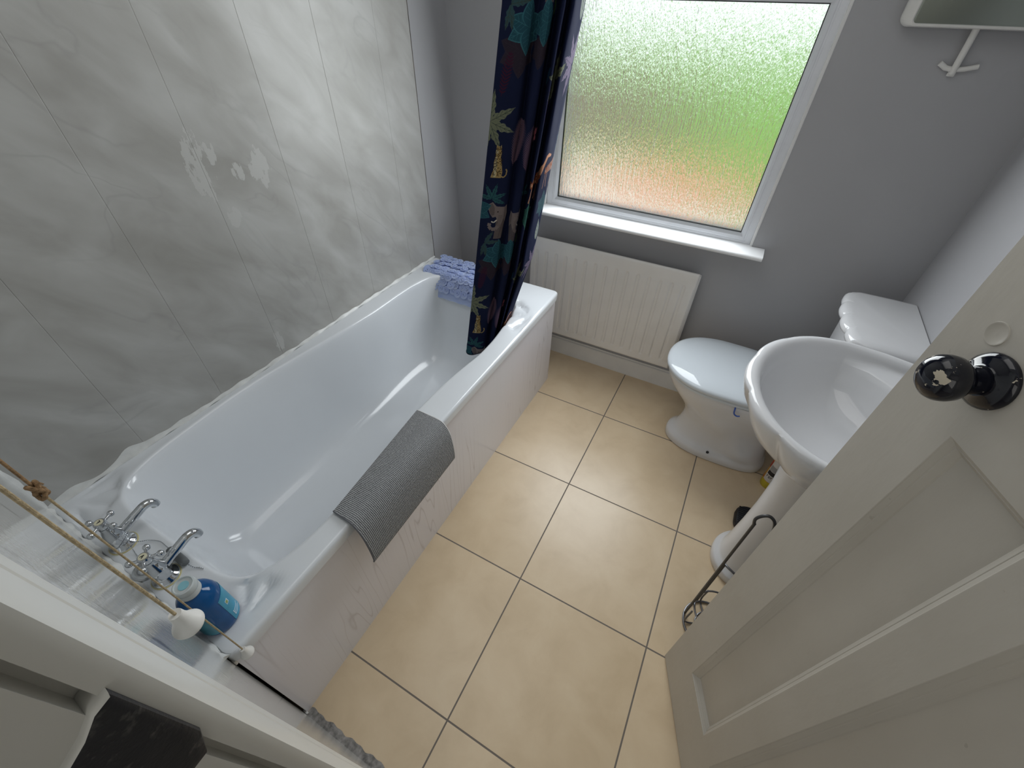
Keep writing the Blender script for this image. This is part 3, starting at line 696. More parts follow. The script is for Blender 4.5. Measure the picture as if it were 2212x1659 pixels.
# ------------------------------------------------------------------ light pulls
def pull(name, x, y, zc, s, lab, knot=None, slack=0.0):
    t = empty('light_pull', (x, y, zc), lab, 'light pull', 'light pulls')
    p = [(x, y, zc + 0.030 * s), (x + 0.0, y, zc + 0.05), (x, y, (zc + ZC) / 2), (x, y, ZC - 0.02)]
    if knot:
        p = [(x, y, zc + 0.03 * s), (x, y, knot - 0.012)]
        G().tube([(x, y, knot + 0.01), (x, y, ZC - 0.02)], 0.0017, 8).build('cord', ROPED, t)
        g = G()
        for k in range(3):
            a0 = k * 2.1
            pts = [(x + 0.0042 * math.cos(a0 + q), y + 0.0042 * math.sin(a0 + q), knot - 0.008 + 0.008 * k + 0.0035 * math.sin(q * 2)) for q in np.linspace(0, 2 * math.pi, 14, endpoint=False)]
            g.tube(pts, 0.0026, 8, True)
        g.tube([(x + 0.004, y + 0.003, knot + 0.009), (x + 0.008, y + 0.006, knot + 0.013), (x + 0.011, y + 0.007, knot + 0.011)], 0.0010, 6)
        g.build('knot', ROPED, t)
    G().tube(p, 0.0014, 8).build('cord', ROPE, t)
    G().lathe([(0.0035 * s, 0.030 * s), (0.0062 * s, 0.0305 * s), (0.0068 * s, 0.028 * s), (0.0075 * s, 0.021 * s), (0.0098 * s, 0.013 * s), (0.0138 * s, 0.006 * s), (0.0158 * s, 0.002 * s), (0.0160 * s, 0.0), (0.0150 * s, -0.002 * s), (0.0110 * s, -0.0035 * s), (0.001, -0.0040 * s)], (x, y, zc), n=32).build('cone', PLASTW, t)
    G().lathe([(0.030, 0), (0.030, -0.006), (0.024, -0.016), (0.008, -0.022)], (x, y + 0.012, ZC), n=24).build('ceiling_rose', PLASTW, t)
pull('a', 0.030, 0.0275, 0.540, 0.85, 'white pull cone on the long knotted cord hanging over the bath corner', knot=1.135)
pull('b', 0.296, 0.0215, 1.112, 0.85, 'larger nearer white pull cone on a tan cord hanging beside the door frame')

# ------------------------------------------------------------------ mat hung over the bath rim
g = G(); path = cr([(-0.088, HB + 0.002), (-0.070, HB + 0.0045), (-0.035, HB + 0.0055), (0.000, HB + 0.007), (0.022, HB + 0.001), (0.042, HB - 0.032), (0.052, HB - 0.085), (0.055, HB - 0.135), (0.052, HB - 0.150)], 6)
Lp = []; ny = 60
def mat_loops(off):
    out = []
    for k in range(ny + 1):
        t = k / ny; row = []
        for i, (x, z) in enumerate(path):
            u = i / (len(path) - 1); a = path[max(0, i - 1)]; b = path[min(len(path) - 1, i + 1)]; d = Vector((b[0] - a[0], b[1] - a[1])).normalized(); nn = Vector((-d.y, d.x))
            if nn.x + nn.y < 0: nn = -nn
            y = 0.352 - 0.012 * u + (0.400 + 0.0 * u) * t
            shift = (0.045 - 0.04 * t) * max(0, 1 - u * 2.6)      # the inner edge follows the wavy rim
            lift = 0.006 * (1 - t) * u ** 2
            row.append((x + shift * 0.9 + nn.x * off + lift, y, z + nn.y * off))
        out.append(row)
    return out
A = mat_loops(0.0045); Bm = mat_loops(0.0)
L = [a + b[::-1] for a, b in zip(A, Bm)]
mt = g.loft(L, True, True, True).build('bath_mat', MATM, angle=50)
tag(mt, 'grey ribbed bath mat hung over the rim of the bath', 'bath mat')
e0 = G().tube([Vector(p) + Vector((0, 0.0012, 0)) for p in [((a[0] + b[0]) / 2, a[1], (a[2] + b[2]) / 2) for a, b in zip(A[-1], Bm[-1])]], 0.0027, 8).build('hem', simple('pale_hem', (0.66, 0.66, 0.66), 0.8), mt)
e0['label'] = 'pale sewn edge'
G().tube([Vector(p) - Vector((0, 0.001, 0)) for p in [((a[0] + b[0]) / 2, a[1], (a[2] + b[2]) / 2) for a, b in zip(A[0], Bm[0])]], 0.0026, 8).build('hem', simple('grey_hem', (0.13, 0.135, 0.15), 0.8), mt)

# ------------------------------------------------------------------ blue suction-cup mat on the far end of the bath
def m_pillow():
    t = NT('translucent_blue_vinyl'); t.set(Base_Color=t.ramp(t.noise(t.coord(), 20, 2), [(0.3, (0.55, 0.66, 1.0)), (0.7, (0.70, 0.79, 1.0))]), Roughness=0.2)
    t.b.inputs['Transmission Weight'].default_value = 0.45; t.b.inputs['IOR'].default_value = 1.3; return t.m
PIL = m_pillow()
sm_ = empty('suction_mat', (-0.42, 1.6, HB), 'blue translucent suction cup mat draped over the far end of the bath', 'bath mat')
def pil_pt(u, v):
    """u across 0..1, v from the back edge over the rim into the tub"""
    x = -0.655 + 0.44 * u + 0.010 * math.sin(v * 7)
    pth = [(1.715, HB + 0.004), (1.66, HB + 0.007), (1.58, HB + 0.008), (1.553, HB - 0.002), (1.522, HB - 0.045), (1.505, HB - 0.095)]
    t = v * 5; i = min(4, int(t)); f = t - i
    y = pth[i][0] * (1 - f) + pth[i + 1][0] * f; z = pth[i][1] * (1 - f) + pth[i + 1][1] * f
    return Vector((x, y, z))
g = G(); rows = []
for k in range(31):
    v = k / 30; rows.append([pil_pt(u / 24, v) + Vector((0, 0, 0.002 * math.sin(u * 1.9) * math.sin(k * 1.3))) for u in range(25)])
g.loft(rows, False); rows2 = [[p - Vector((0, 0.0006, 0.0022)) for p in r] for r in rows]; g.loft(rows2, False)
g.build('sheet', PIL, sm_, angle=60)
cup = G().lathe([(0.0050, 0.0), (0.0055, 0.003), (0.0105, 0.0050), (0.0160, 0.0068), (0.0172, 0.0074), (0.0160, 0.0080), (0.0105, 0.0068), (0.0066, 0.0064), (0.0060, 0.0092), (0.0044, 0.0094), (0.0036, 0.0072), (0.0005, 0.0066)], n=18)
cme = None; ci = 0
for r_ in range(9):
    for c_ in range(13):
        u = (c_ + 0.5 * (r_ % 2) + 0.4) / 13.2; v = 0.04 + r_ * 0.112
        if u > 0.99 or ci >= 100: continue
        u = min(0.99, max(0.01, u + rnd.uniform(-.012, .012))); v = min(0.985, max(0.01, v + rnd.uniform(-.012, .012)))
        p = pil_pt(u, v); q = pil_pt(u, min(1, v + 0.02)) - pil_pt(u, max(0, v - 0.02)); nn = Vector((0, q.z, -q.y)).normalized(); 
        if nn.z < 0: nn = -nn
        if v > 0.62: nn = (nn + Vector((0, -0.25, 0.25))).normalized()
        if cme is None:
            o = cup.build('suction_cup', PIL, sm_, local=True, angle=60); cme = o.data
        else:
            o = bpy.data.objects.new('suction_cup', cme); COL.objects.link(o); o.parent = sm_
        ci += 1
        nn = (nn + Vector((rnd.uniform(-.12, .12), rnd.uniform(-.12, .12), 0))).normalized()
        o.matrix_local = Matrix.Translation(p - Vector(sm_.location)) @ nn.to_track_quat('Z', 'Y').to_matrix().to_4x4() @ Matrix.Scale(rnd.uniform(0.98, 1.25), 4)

# ------------------------------------------------------------------ shower curtain with its printed cloth
SH = [(.030, .125), (.020, .09), (.007, .045), (0, .014), (.006, .0), (.04, -.006), (.072, .0), (.082, .02), (.090, .034), (.097, .022), (.106, .004), (.118, .0), (.126, .012), (.130, .045), (.136, .062), (.143, .045), (.148, .014), (.153, .010), (.157, .03), (.160, .062), (.166, .068), (.171, .04), (.176, .030), (.184, .045), (.198, .085), (.211, .125), (.210, .155), (.195, .185)]
sh = np.array(cr(SH, 5)); ev = np.array([.905, .425]); gv = np.array([-.425, .905]); L0 = np.array([-.045, 1.25])
plan = L0 + sh[:, :1] * ev + sh[:, 1:] * gv
arc = np.concatenate([[0], np.cumsum(np.linalg.norm(np.diff(plan, axis=0), axis=1))]); ARC = 0.69
ZB, ZT = 0.36, 2.06
def cloth_print():
    pm = 1300; Wp, Hp = int(ARC * pm), int((ZT - ZB) * pm)
    im = np.zeros((Hp, Wp, 3), np.float32); im[:] = (0.118, 0.142, 0.245)
    def poly(P, col, al=1.0):
        P = np.array(P, float) * pm; P[:, 1] -= ZB * pm
        x0, y0 = np.floor(P.min(0)).astype(int); x1, y1 = np.ceil(P.max(0)).astype(int) + 1
        x0, y0 = max(0, x0), max(0, y0); x1, y1 = min(Wp, x1), min(Hp, y1)
        if x1 <= x0 or y1 <= y0: return
        X, Y = np.meshgrid(np.arange(x0, x1) + .5, np.arange(y0, y1) + .5); ins = np.zeros(X.shape, bool)
        for (ax_, ay), (bx, by) in zip(P, np.roll(P, -1, 0)):
            if ay == by: continue
            c = ((ay > Y) != (by > Y)) & (X < (bx - ax_) * (Y - ay) / (by - ay) + ax_); ins ^= c
        s = im[y0:y1, x0:x1]; s[ins] = s[ins] * (1 - al) + np.array(col, np.float32) * al
    def stroke(pts, w, col, al=1.0):
        for a, b in zip(pts, pts[1:]):
            a, b = np.array(a), np.array(b); d = b - a; L = np.hypot(*d)
            if L < 1e-6: continue
            n = np.array([-d[1], d[0]]) / L * w / 2; poly([a + n, b + n, b - n, a - n], col, al)
    def leaf(c, ang, L, w, col, vein=None, al=1.0, wav=0.0):
        c = np.array(c); a = math.radians(ang); d = np.array([math.cos(a), math.sin(a)]); n = np.array([-d[1], d[0]]); T = np.linspace(0, 1, 15)
        f = lambda t: w / 2 * math.sin(math.pi * t ** 0.75) * (1 + wav * math.sin(t * 26))
        poly([c + d * L * t + n * f(t) for t in T] + [c + d * L * t - n * f(t) for t in T[::-1]], col, al)
        if vein is not None:
            stroke([c, c + d * L * .95], 0.0012, vein, al)
            for t in (.25, .42, .58, .74):
                for s_ in (1, -1): stroke([c + d * L * t, c + d * L * (t + .16) + n * s_ * f(t + .12) * .8], 0.0008, vein, al)
    def palm(c, s, col, vein, angs, al=1.0):
        for a in angs: leaf(c, a, s, s * .28, col, vein, al, 0.22)
    def lily(c, s, col, edge, al=1.0):
        for a in (205, 335, 160, 20, 95, 270): leaf((c[0], c[1]), a, s, s * .72, edge, None, al); leaf((c[0] + .0005, c[1]), a, s * .94, s * .64, col, edge, al)
    def fern(c, ang, L, w, col, n=17, al=1.0):
        c = np.array(c); a = math.radians(ang); d = np.array([math.cos(a), math.sin(a)]); nn = np.array([-d[1], d[0]]); stroke([c, c + d * L], .0016, col, al)
        for k in range(n):
            t = (k + 1) / (n + 1); ww = w * math.sin(math.pi * (.12 + .85 * t)) ** .7
            for s_ in (1, -1): leaf(c + d * L * t, ang + s_ * 52, ww * .62, .0042, col, None, al)
    def leopard(c, s, flip=1):
        x, y = c; P = lambda pts: [(x + flip * a * s * 0.78, y + b * s) for a, b in pts]
        body = (0.64, 0.55, 0.37); pale = (0.74, 0.70, 0.57)
        stroke(P([(.22, .06), (.38, .02), (.48, .10), (.50, .24), (.44, .30)]), .045 * s, body)
        poly(P([(-.22, 0), (.26, 0), (.30, .18), (.24, .42), (.16, .66), (.17, .80), (.14, .96), (.04, 1.03), (-.06, 1.0), (-.10, .86), (-.08, .72), (-.13, .5), (-.12, .25), (-.2, .06)]), body)
        poly(P([(-.10, .02), (.02, .02), (.03, .45), (-.02, .70), (-.08, .68), (-.11, .35)]), pale)
        poly(P([(-.09, .97), (-.07, 1.07), (-.01, 1.02)]), body); poly(P([(.08, 1.02), (.13, 1.07), (.15, .96)]), body)
        poly(P([(-.09, .80), (0, .78), (.03, .86), (-.04, .90), (-.09, .88)]), pale)
        rr = random.Random(3)
        for k in range(150):
            a = rr.uniform(-.14, .26); b = rr.uniform(.05, .98); w_ = .30 - .19 * b
            if abs(a - .04) < w_: leaf(P([(a, b)])[0], rr.uniform(0, 180), .036 * s, .026 * s, (.20, .15, .11))
        for a in (-.05, .06): leaf(P([(a - .02, .92)])[0], 0, .035 * s, .03 * s, (.05, .05, .05))
    def giraffe(c, s, al=1.0):
        x, y = c; P = lambda pts: [(x + a * s * 1.9, y + b * s) for a, b in pts]; tan = (0.74, 0.55, 0.44)
        for a, b in ((-.16, -.20), (-.06, -.02), (.20, .17), (.26, .30)): stroke(P([(a, .62), (a - .02 if a < 0 else a, .30), (b, 0)]), .055 * s, tan, al)
        poly(P([(-.22, .52), (-.24, .66), (-.12, .78), (.10, .84), (.24, .95), (.42, 1.28), (.52, 1.52), (.62, 1.50), (.60, 1.42), (.50, 1.20), (.38, .86), (.32, .58), (.1, .52)]), tan, al)
        poly(P([(.50, 1.50), (.62, 1.56), (.78, 1.46), (.76, 1.40), (.60, 1.42)]), tan, al); stroke(P([(-.23, .66), (-.30, .40)]), .02 * s, (.3, .2, .15), al)
        rr = random.Random(5)
        for k in range(60):
            a = rr.uniform(-.22, .4); b = rr.uniform(.5, .95)
            if b < .56 + .34 * (a + .3) + .12 and b > .5 + max(0, (a - .25)) * 1.5: leaf(P([(a, b)])[0], rr.uniform(0, 180), .11 * s, .075 * s, (.52, .29, .19), None, al)
    def elephant(c, s, flip=1, al=1.0):
        x, y = c; P = lambda pts: [(x + flip * a * s, y + b * s) for a, b in pts]; g1 = (0.50, 0.46, 0.45); g2 = (0.40, 0.365, 0.36); g3 = (0.30, 0.27, 0.27)
        poly(P([(-.16, -1.05), (.24, -1.05), (.34, -.55), (.52, .05), (.40, .45), (-.1, .3)]), g2, al)
        poly(P([(-.52, .52), (-.36, .62), (-.18, .44), (.02, .42), (.22, .40), (.42, .46), (.50, .10), (.42, -.32), (.22, -.12), (.12, -.34), (-.02, -.30), (-.16, -.02), (-.30, -.06), (-.44, .12), (-.54, .36)]), g1, al)
        poly(P([(-.50, .50), (-.37, .57), (-.25, .38), (-.23, .08), (-.34, .02), (-.46, .18)]), g2, al)
        stroke(P([(.02, .20), (.06, -.10), (.02, -.40), (-.12, -.58), (-.30, -.60), (-.42, -.46), (-.40, -.32)]), .16 * s, g1, al)
        for k in range(8): t = k / 8; stroke(P([(-.06 + .0 * t, .02 - .5 * t), (.13 - .08 * t, .0 - .52 * t)]), .012 * s, g3, al)
        stroke(P([(-.10, -.16), (-.22, -.28), (-.34, -.24)]), .055 * s, (.82, .80, .74), al)
        leaf(P([(-.12, .20)])[0], 0, .06 * s, .05 * s, (.08, .07, .08), None, al)
        stroke(P([(.05, -1.0), (.12, -.5)]), .02 * s, g3, al); stroke(P([(.26, .35), (.30, -.1)]), .02 * s, g3, al)
    teal = (0.16, 0.30, 0.35); tedge = (0.23, 0.43, 0.47); brn = (0.20, 0.175, 0.215); sage = (0.46, 0.48, 0.40); sv = (0.24, 0.27, 0.25)
    mauve = (0.47, 0.38, 0.44); wine = (0.25, 0.125, 0.20); grn = (0.20, 0.36, 0.34); gedge = (0.27, 0.46, 0.41)
    for dz in (0.0, 0.625, -0.625):
        elephant((0.190, 1.022 + dz), 0.076); elephant((0.288, 1.004 + dz), 0.070, -1, .8)
        lily((0.190, .835 + dz), .06, brn, (.23, .20, .24), .8); lily((0.280, .84 + dz), .045, brn, (.23, .20, .24), .7)
        lily((0.203, .882 + dz), .058, teal, tedge, .92); lily((0.285, .892 + dz), .048, teal, tedge, .85)
        fern((0.150, .735 + dz), 82, .10, .032, wine, 12); fern((0.43, .66 + dz), 95, .1, .03, (.22, .18, .32), 12)
        palm((0.124, .672 + dz), .080, sage, sv, (85, 28, -18, -60, -95))
        palm((0.475, .770 + dz), .078, sage, sv, (82, 128, 172, 215, 255, 30))
        palm((0.600, .800 + dz), .080, (0.46, .42, .50), (.3, .28, .38), (80, 120, 165, 205, 250))
        leopard((0.160, .520 + dz), .088, 1)
        fern((0.222, .550 + dz), 80, .125, .082, mauve, 24); fern((0.300, .535 + dz), 84, .125, .075, (.42, .33, .40), 24, .85)
        for a, k in ((100, .024), (70, .026), (130, .02), (255, .018), (290, .016)): leaf((0.352, .628 + dz), a, k, .010, (.72, .48, .52))
        giraffe((0.445, 1.062 + dz), .092); giraffe((0.585, 1.095 + dz), .092, .7)
        lily((0.425, 1.015 + dz), .052, grn, gedge, .95); lily((0.585, 1.035 + dz), .05, (.20, .30, .34), (.28, .40, .42), .7)
        leaf((0.60, .895 + dz), 98, .085, .034, (.55, .58, .56), sv); leaf((0.395, .80 + dz), 240, .05, .025, (.15, .30, .42), tedge, .8)
        palm((0.158, .455 + dz), .05, (.20, .36, .38), (.12, .22, .26), (170, 120, 75, 20, -20)); lily((0.108, .415 + dz), .055, teal, tedge, .8)
        palm((0.335, .455 + dz), .045, (.17, .33, .36), (.12, .22, .26), (150, 100, 50, 10)); leaf((0.34, .905 + dz), 100, .05, .024, (.34, .46, .34), sv)
        palm((0.150, .925 + dz), .052, (.22, .32, .34), sv, (60, 10, -80, -100))
        palm((0.04, .60 + dz), .07, (.24, .34, .36), sv, (40, 90, 140, 200)); lily((0.04, .95 + dz), .05, teal, tedge, .7); lily((0.655, .6 + dz), .05, brn, tedge, .6)
    img = bpy.data.images.new('jungle_print', Wp, Hp)
    out = np.ones((Hp, Wp, 4), np.float32); out[..., :3] = im; img.pixels.foreach_set(out.ravel()); img.pack()
    return img
IMG = cloth_print()
def m_curtain():
    t = NT('printed_curtain_cloth'); uv = t.n('ShaderNodeTexCoord'); tx = t.n('ShaderNodeTexImage', image=IMG); t.l(uv.outputs['UV'], tx.inputs[0])
    t.set(Base_Color=tx.outputs[0], Roughness=0.85); t.b.inputs['Specular IOR Level'].default_value = 0.05
    t.bump(t.noise(t.coord(), 700, 2), 0.06, 0.001)
    tr = t.n('ShaderNodeBsdfTranslucent'); t.l(tx.outputs[0], tr.inputs[0]); mx = t.n('ShaderNodeMixShader'); mx.inputs[0].default_value = 0.22
    t.l(t.b.outputs[0], mx.inputs[1]); t.l(tr.outputs[0], mx.inputs[2]); t.l(mx.outputs[0], t.out.inputs[0]); return t.m
cu = empty('shower_curtain', (-0.05, 1.4, 0.4), 'dark blue shower curtain printed with jungle animals gathered at the window end of the bath', 'shower curtain')
g = G(); NZ = 90; rows = []; N = len(plan)
for k in range(NZ + 1):
    row = []
    for i in range(N):
        f = i / (N - 1)
        zb = 0.405 + (0.015 if f < 0.1 else 0) + 0.02 * f + 0.004 * math.sin(i * .5) - 0.012 * math.exp(-((f - .17) / .05) ** 2)
        z = zb + (ZT - zb) * k / NZ
        w = 0.0035 * math.sin(z * 9 + i * 0.21) + 0.002 * math.sin(z * 23 + i * 0.5)
        p = plan[i] + gv * w * (1 if 0.25 < f < 0.95 else 0.4)
        if i < 14: p = p - ev * 0.034 * (1 - i / 14) * max(0, min(1, (0.56 - z) / 0.10))
        p = p - np.array([0.050 * max(0, min(1, (0.82 - z) / 0.30)) * f ** 1.5, 0])
        row.append((p[0] - 0.151 * (1.56 - z) if z < 1.56 else p[0] - 0.02 * (1.56 - z) * 0, p[1], z))
    rows.append(row)
g.loft(rows, False)
cl = g.build('cloth', m_curtain(), cu, angle=0)
uvl = cl.data.uv_layers.new(name='UVMap'); inv = cu.matrix_basis
co = np.zeros(len(cl.data.vertices) * 3, np.float32); cl.data.vertices.foreach_get('co', co); co = co.reshape(-1, 3)
vi = np.zeros(len(cl.data.loops), np.int32); cl.data.loops.foreach_get('vertex_index', vi)
uvv = np.stack([np.tile(arc, NZ + 1)[vi] / ARC, (co[vi, 2] + 0.4 - ZB) / (ZT - ZB)], 1).astype(np.float32); uvl.data.foreach_set('uv', uvv.ravel())
so = cl.modifiers.new('cloth', 'SOLIDIFY'); so.thickness = 0.0009; so.offset = 0
# dark hem tube along the bottom edge
g = G().tube([Vector(p) + Vector((0, 0, 0.0)) for p in rows[0]], 0.0022, 6); g.build('hem', simple('navy_hem', (0.012, 0.014, 0.03), 0.7), cu)
rl = empty('curtain_rail', (0.0, 0.98, 2.09), 'white rail above the bath that carries the shower curtain', 'curtain rail')
G().tube([(-0.02, 0.0, 2.09), (-0.02, YW, 2.09)], 0.0125, 16).build('rod', PLASTW, rl)
for k in range(7):
    y = 1.28 + k * 0.045; g = G().tube([(-0.02 + 0.021 * math.cos(a), y, 2.083 + 0.025 * math.sin(a)) for a in np.linspace(0, 2 * math.pi, 20, endpoint=False)], 0.002, 6, True); g.build('ring', PLASTW, rl)

# ------------------------------------------------------------------ radiator
rad = empty('radiator', (0.18, 1.90, 0.17), 'white panel radiator hung below the window', 'radiator')
RX0, RX1, RZ0, RZ1, RYF = -0.225, 0.576, 0.176, 0.700, 1.878
nx, nz = 260, 90; V = []; Fc = []
gx = [-0.139 + 0.0513 * k for k in range(-1, 15)]
for j in range(nz + 1):
    z = RZ0 + (RZ1 - RZ0) * j / nz
    for i in range(nx + 1):
        x = RX0 + (RX1 - RX0) * i / nx
        q = ((x - gx[0]) / 0.0513) % 1.0; dist = min(q, 1 - q) * 0.0513
        chan = max(0, 1 - dist / 0.0105); chan = chan * chan * (3 - 2 * chan)
        inx = 1 if gx[0] - 0.012 < x < gx[-1] + 0.012 else 0
        zz = min((z - 0.212) / 0.018, (0.640 - z) / 0.014); ez = max(0, min(1, zz)); ez = ez * ez * (3 - 2 * ez)
        # outer border falls back
        bx = min(x - RX0, RX1 - x); bz = min(z - RZ0, RZ1 - z)
        y = RYF + 0.0085 * chan * ez * inx + 0.004 * max(0, 1 - bx / 0.006) ** 2 + 0.004 * max(0, 1 - bz / 0.006) ** 2
        y -= 0.0015 * ez
        V.append((x, y, z))
for j in range(nz):
    for i in range(nx):
        a = j * (nx + 1) + i; Fc.append((a, a + 1, a + nx + 2, a + nx + 1))
G().add(V, Fc).build('front_panel', RADW, rad, angle=0)
g = G().box((RX0 + 0.0005, RYF + 0.0035, RZ0 + 0.0005), (RX1 - 0.0005, RYF + 0.012, RZ1 - 0.0005)); g.bbox((RX0 + 0.012, RYF + 0.022, RZ0 + 0.004), (RX1 + 0.007, RYF + 0.045, RZ1 - 0.016), 0.004)
g.bbox((RX1 - 0.012, RYF + 0.006, RZ0 + 0.01), (RX1 - 0.002, RYF + 0.03, RZ1 - 0.03), 0.002); g.build('back_panel', RADW, rad)
for x in (-0.10, 0.45):
    for z in (0.25, 0.6): G().bbox((x - 0.015, RYF + 0.04, z), (x + 0.015, YW - 0.0005, z + 0.03), 0.003).build('bracket', RADW, rad)
g = G().tube([(RX0 + 0.02, RYF + 0.03, RZ0 + 0.01), (RX0 - 0.03, RYF + 0.03, RZ0 + 0.01), (RX0 - 0.045, RYF + 0.03, RZ0 - 0.01), (RX0 - 0.045, RYF + 0.03, 0.0)], 0.0075, 12); g.build('pipe', RADW, rad)

# ------------------------------------------------------------------ toilet
TY = 1.652
wc = empty('toilet', (0.9, TY, 0.0), 'white close coupled toilet in the corner beside the radiator', 'toilet')
def dloop(x0, x1, hw, z, n=56, p=2.2, pb=3.4, y0=TY):
    """egg-shaped horizontal outline: round to -x, squarer to +x"""
    xc = x0 + (x1 - x0) * 0.46; out = []
    for i in range(n):
        a = 2 * math.pi * i / n; c, s = math.cos(a), math.sin(a); pp = p if c < 0 else pb
        rx = (xc - x0) if c < 0 else (x1 - xc)
        out.append((xc + rx * math.copysign(abs(c) ** (2 / pp), c), y0 + hw * math.copysign(abs(s) ** (2 / pp), s), z))
    return out
prof = [(0.668, 1.105, 0.112, 0.0), (0.664, 1.108, 0.116, 0.006), (0.664, 1.108, 0.116, 0.030), (0.668, 1.106, 0.113, 0.043), (0.682, 1.100, 0.101, 0.055), (0.696, 1.09, 0.094, 0.075), (0.706, 1.085, 0.090, 0.11), (0.712, 1.08, 0.089, 0.15), (0.708, 1.08, 0.096, 0.19),
        (0.690, 1.085, 0.112, 0.23), (0.660, 1.09, 0.134, 0.27), (0.628, 1.095, 0.153, 0.31), (0.602, 1.10, 0.167, 0.345), (0.588, 1.10, 0.175, 0.375), (0.583, 1.10, 0.178, 0.392), (0.585, 1.10, 0.177, 0.400), (0.60, 1.09, 0.165, 0.402)]
loops = []
for x0, x1, hw, z in prof:
    l = dloop(x0, x1, hw, z)
    # trapway bulges at the sides towards the back
    l2 = []
    for x, y, zz in l:
        b = 0.0
        if 0.045 < zz < 0.30:
            c_ = 0.86 + 0.9 * (0.22 - zz) * -1.0
            b = 0.030 * math.exp(-((x - (0.98 - (zz - 0.1) * 0.9)) / 0.07) ** 2) * min(1, (zz - 0.045) / 0.03) * min(1, (0.30 - zz) / 0.06)
        l2.append((x, y + math.copysign(b, y - TY) * min(1, abs(y - TY) / 0.05), zz))
    loops.append(l2)
G().loft(loops, True, True, True).build('pan', CERAM, wc, angle=60)
for s_ in (-1, 1): G().lathe([(0.0065, 0.0), (0.006, 0.0012), (0.0005, 0.0012)], (0.868, TY + s_ * 0.1115, 0.050), (0, s_, 0.55), 16).build('fixing_hole', INK, wc)
g = G(); L = []
for x0, x1, hw, z in [(0.584, 1.035, 0.180, 0.404), (0.577, 1.036, 0.187, 0.408), (0.576, 1.036, 0.188, 0.418), (0.582, 1.034, 0.183, 0.424)]: L.append(dloop(x0, x1, hw, z))
g.loft(L, True, True, True).build('seat', LIDM, wc)
L = []
for x0, x1, hw, z in [(0.578, 1.036, 0.186, 0.425), (0.568, 1.037, 0.195, 0.428), (0.566, 1.037, 0.197, 0.437), (0.570, 1.036, 0.194, 0.444), (0.582, 1.032, 0.184, 0.4495), (0.62, 1.01, 0.15, 0.4545), (0.68, 0.96, 0.10, 0.457), (0.74, 0.90, 0.05, 0.458)]: L.append(dloop(x0, x1, hw, z))
G().loft(L, True, True, True).build('lid', LIDM, wc, angle=60)
for s_ in (-0.07, 0.07): G().tube([(1.035, TY + s_ - 0.02, 0.425), (1.035, TY + s_ + 0.02, 0.425)], 0.012, 12).build('hinge', LIDM, wc)
# cistern with its scalloped lid
def rrect(x0, x1, y0, y1, r, z, n=8, amp=0.0):
    out = []
    for cx, cy, a0 in ((x1 - r, y1 - r, 0), (x0 + r, y1 - r, 90), (x0 + r, y0 + r, 180), (x1 - r, y0 + r, 270)):
        for k in range(n + 1): a = math.radians(a0 + 90 * k / n); out.append((cx + r * math.cos(a), cy + r * math.sin(a), z))
    return out
L = []
for z, i_ in ((0.402, 0.05), (0.42, 0.035), (0.47, 0.022), (0.60, 0.012), (0.75, 0.004), (0.768, 0.004)): L.append(rrect(1.095 + i_ * .6, XR - 0.006, TY - 0.182 + i_, TY + 0.182 - i_, 0.035, z))
G().loft(L, True, True, True).build('cistern', CERAM, wc, angle=60)
L = []
def lidloop(z, ins):
    out = []; y0, y1 = TY - 0.196 + ins, TY + 0.196 - ins; n = 80
    for k in range(n + 1):
        t = k / n; y = y1 + (y0 - y1) * t; u = (y - TY) / 0.196
        sc = abs(math.sin(math.pi * (t * 4.0))) ** 0.6
        x = 1.062 + ins + 0.030 * abs(u) ** 2.2 + 0.045 * max(0, abs(u) - 0.86) / 0.14 * 0.8 - 0.0095 * sc
        out.append((x, y, z))
    out += [(1.16, y0, z), (1.22, y0, z), (XR - 0.004, y0 + 0.004, z), (XR - 0.004, y1 - 0.004, z), (1.22, y1, z), (1.16, y1, z)]
    return out
for z, i_ in ((0.765, 0.010), (0.770, 0.002), (0.777, 0.0), (0.787, 0.001), (0.794, 0.006), (0.798, 0.014)): L.append(lidloop(z, i_))
def lidtop(z, ins):
    l = lidloop(z, ins); out = []
    for x, y, zz in l:
        u = (TY + 0.196 - y) / 0.392; out.append((x, y, z + (0.0022 * abs(math.sin(math.pi * u * 4.0)) ** 0.6 - 0.0015 if x < 1.15 else 0)))
    return out
L.append(lidtop(0.8005, 0.028))
G().loft(L, True, True, True).build('cistern_lid', CERAM, wc, angle=60)
rb = empty('rim_block', (0.885, TY - 0.180, 0.36), 'small blue freshener clip hooked under the near side of the toilet seat', 'toilet freshener')
BLUEP = simple('blue_clip', (0.05, 0.12, 0.45), 0.35)
g = G().tube(cr([(0.872, TY - 0.1795, 0.402), (0.872, TY - 0.187, 0.398), (0.874, TY - 0.1885, 0.384), (0.879, TY - 0.187, 0.374), (0.889, TY - 0.186, 0.369), (0.899, TY - 0.1845, 0.372)], 5), 0.0030, 8)
g.build('clip', BLUEP, rb)

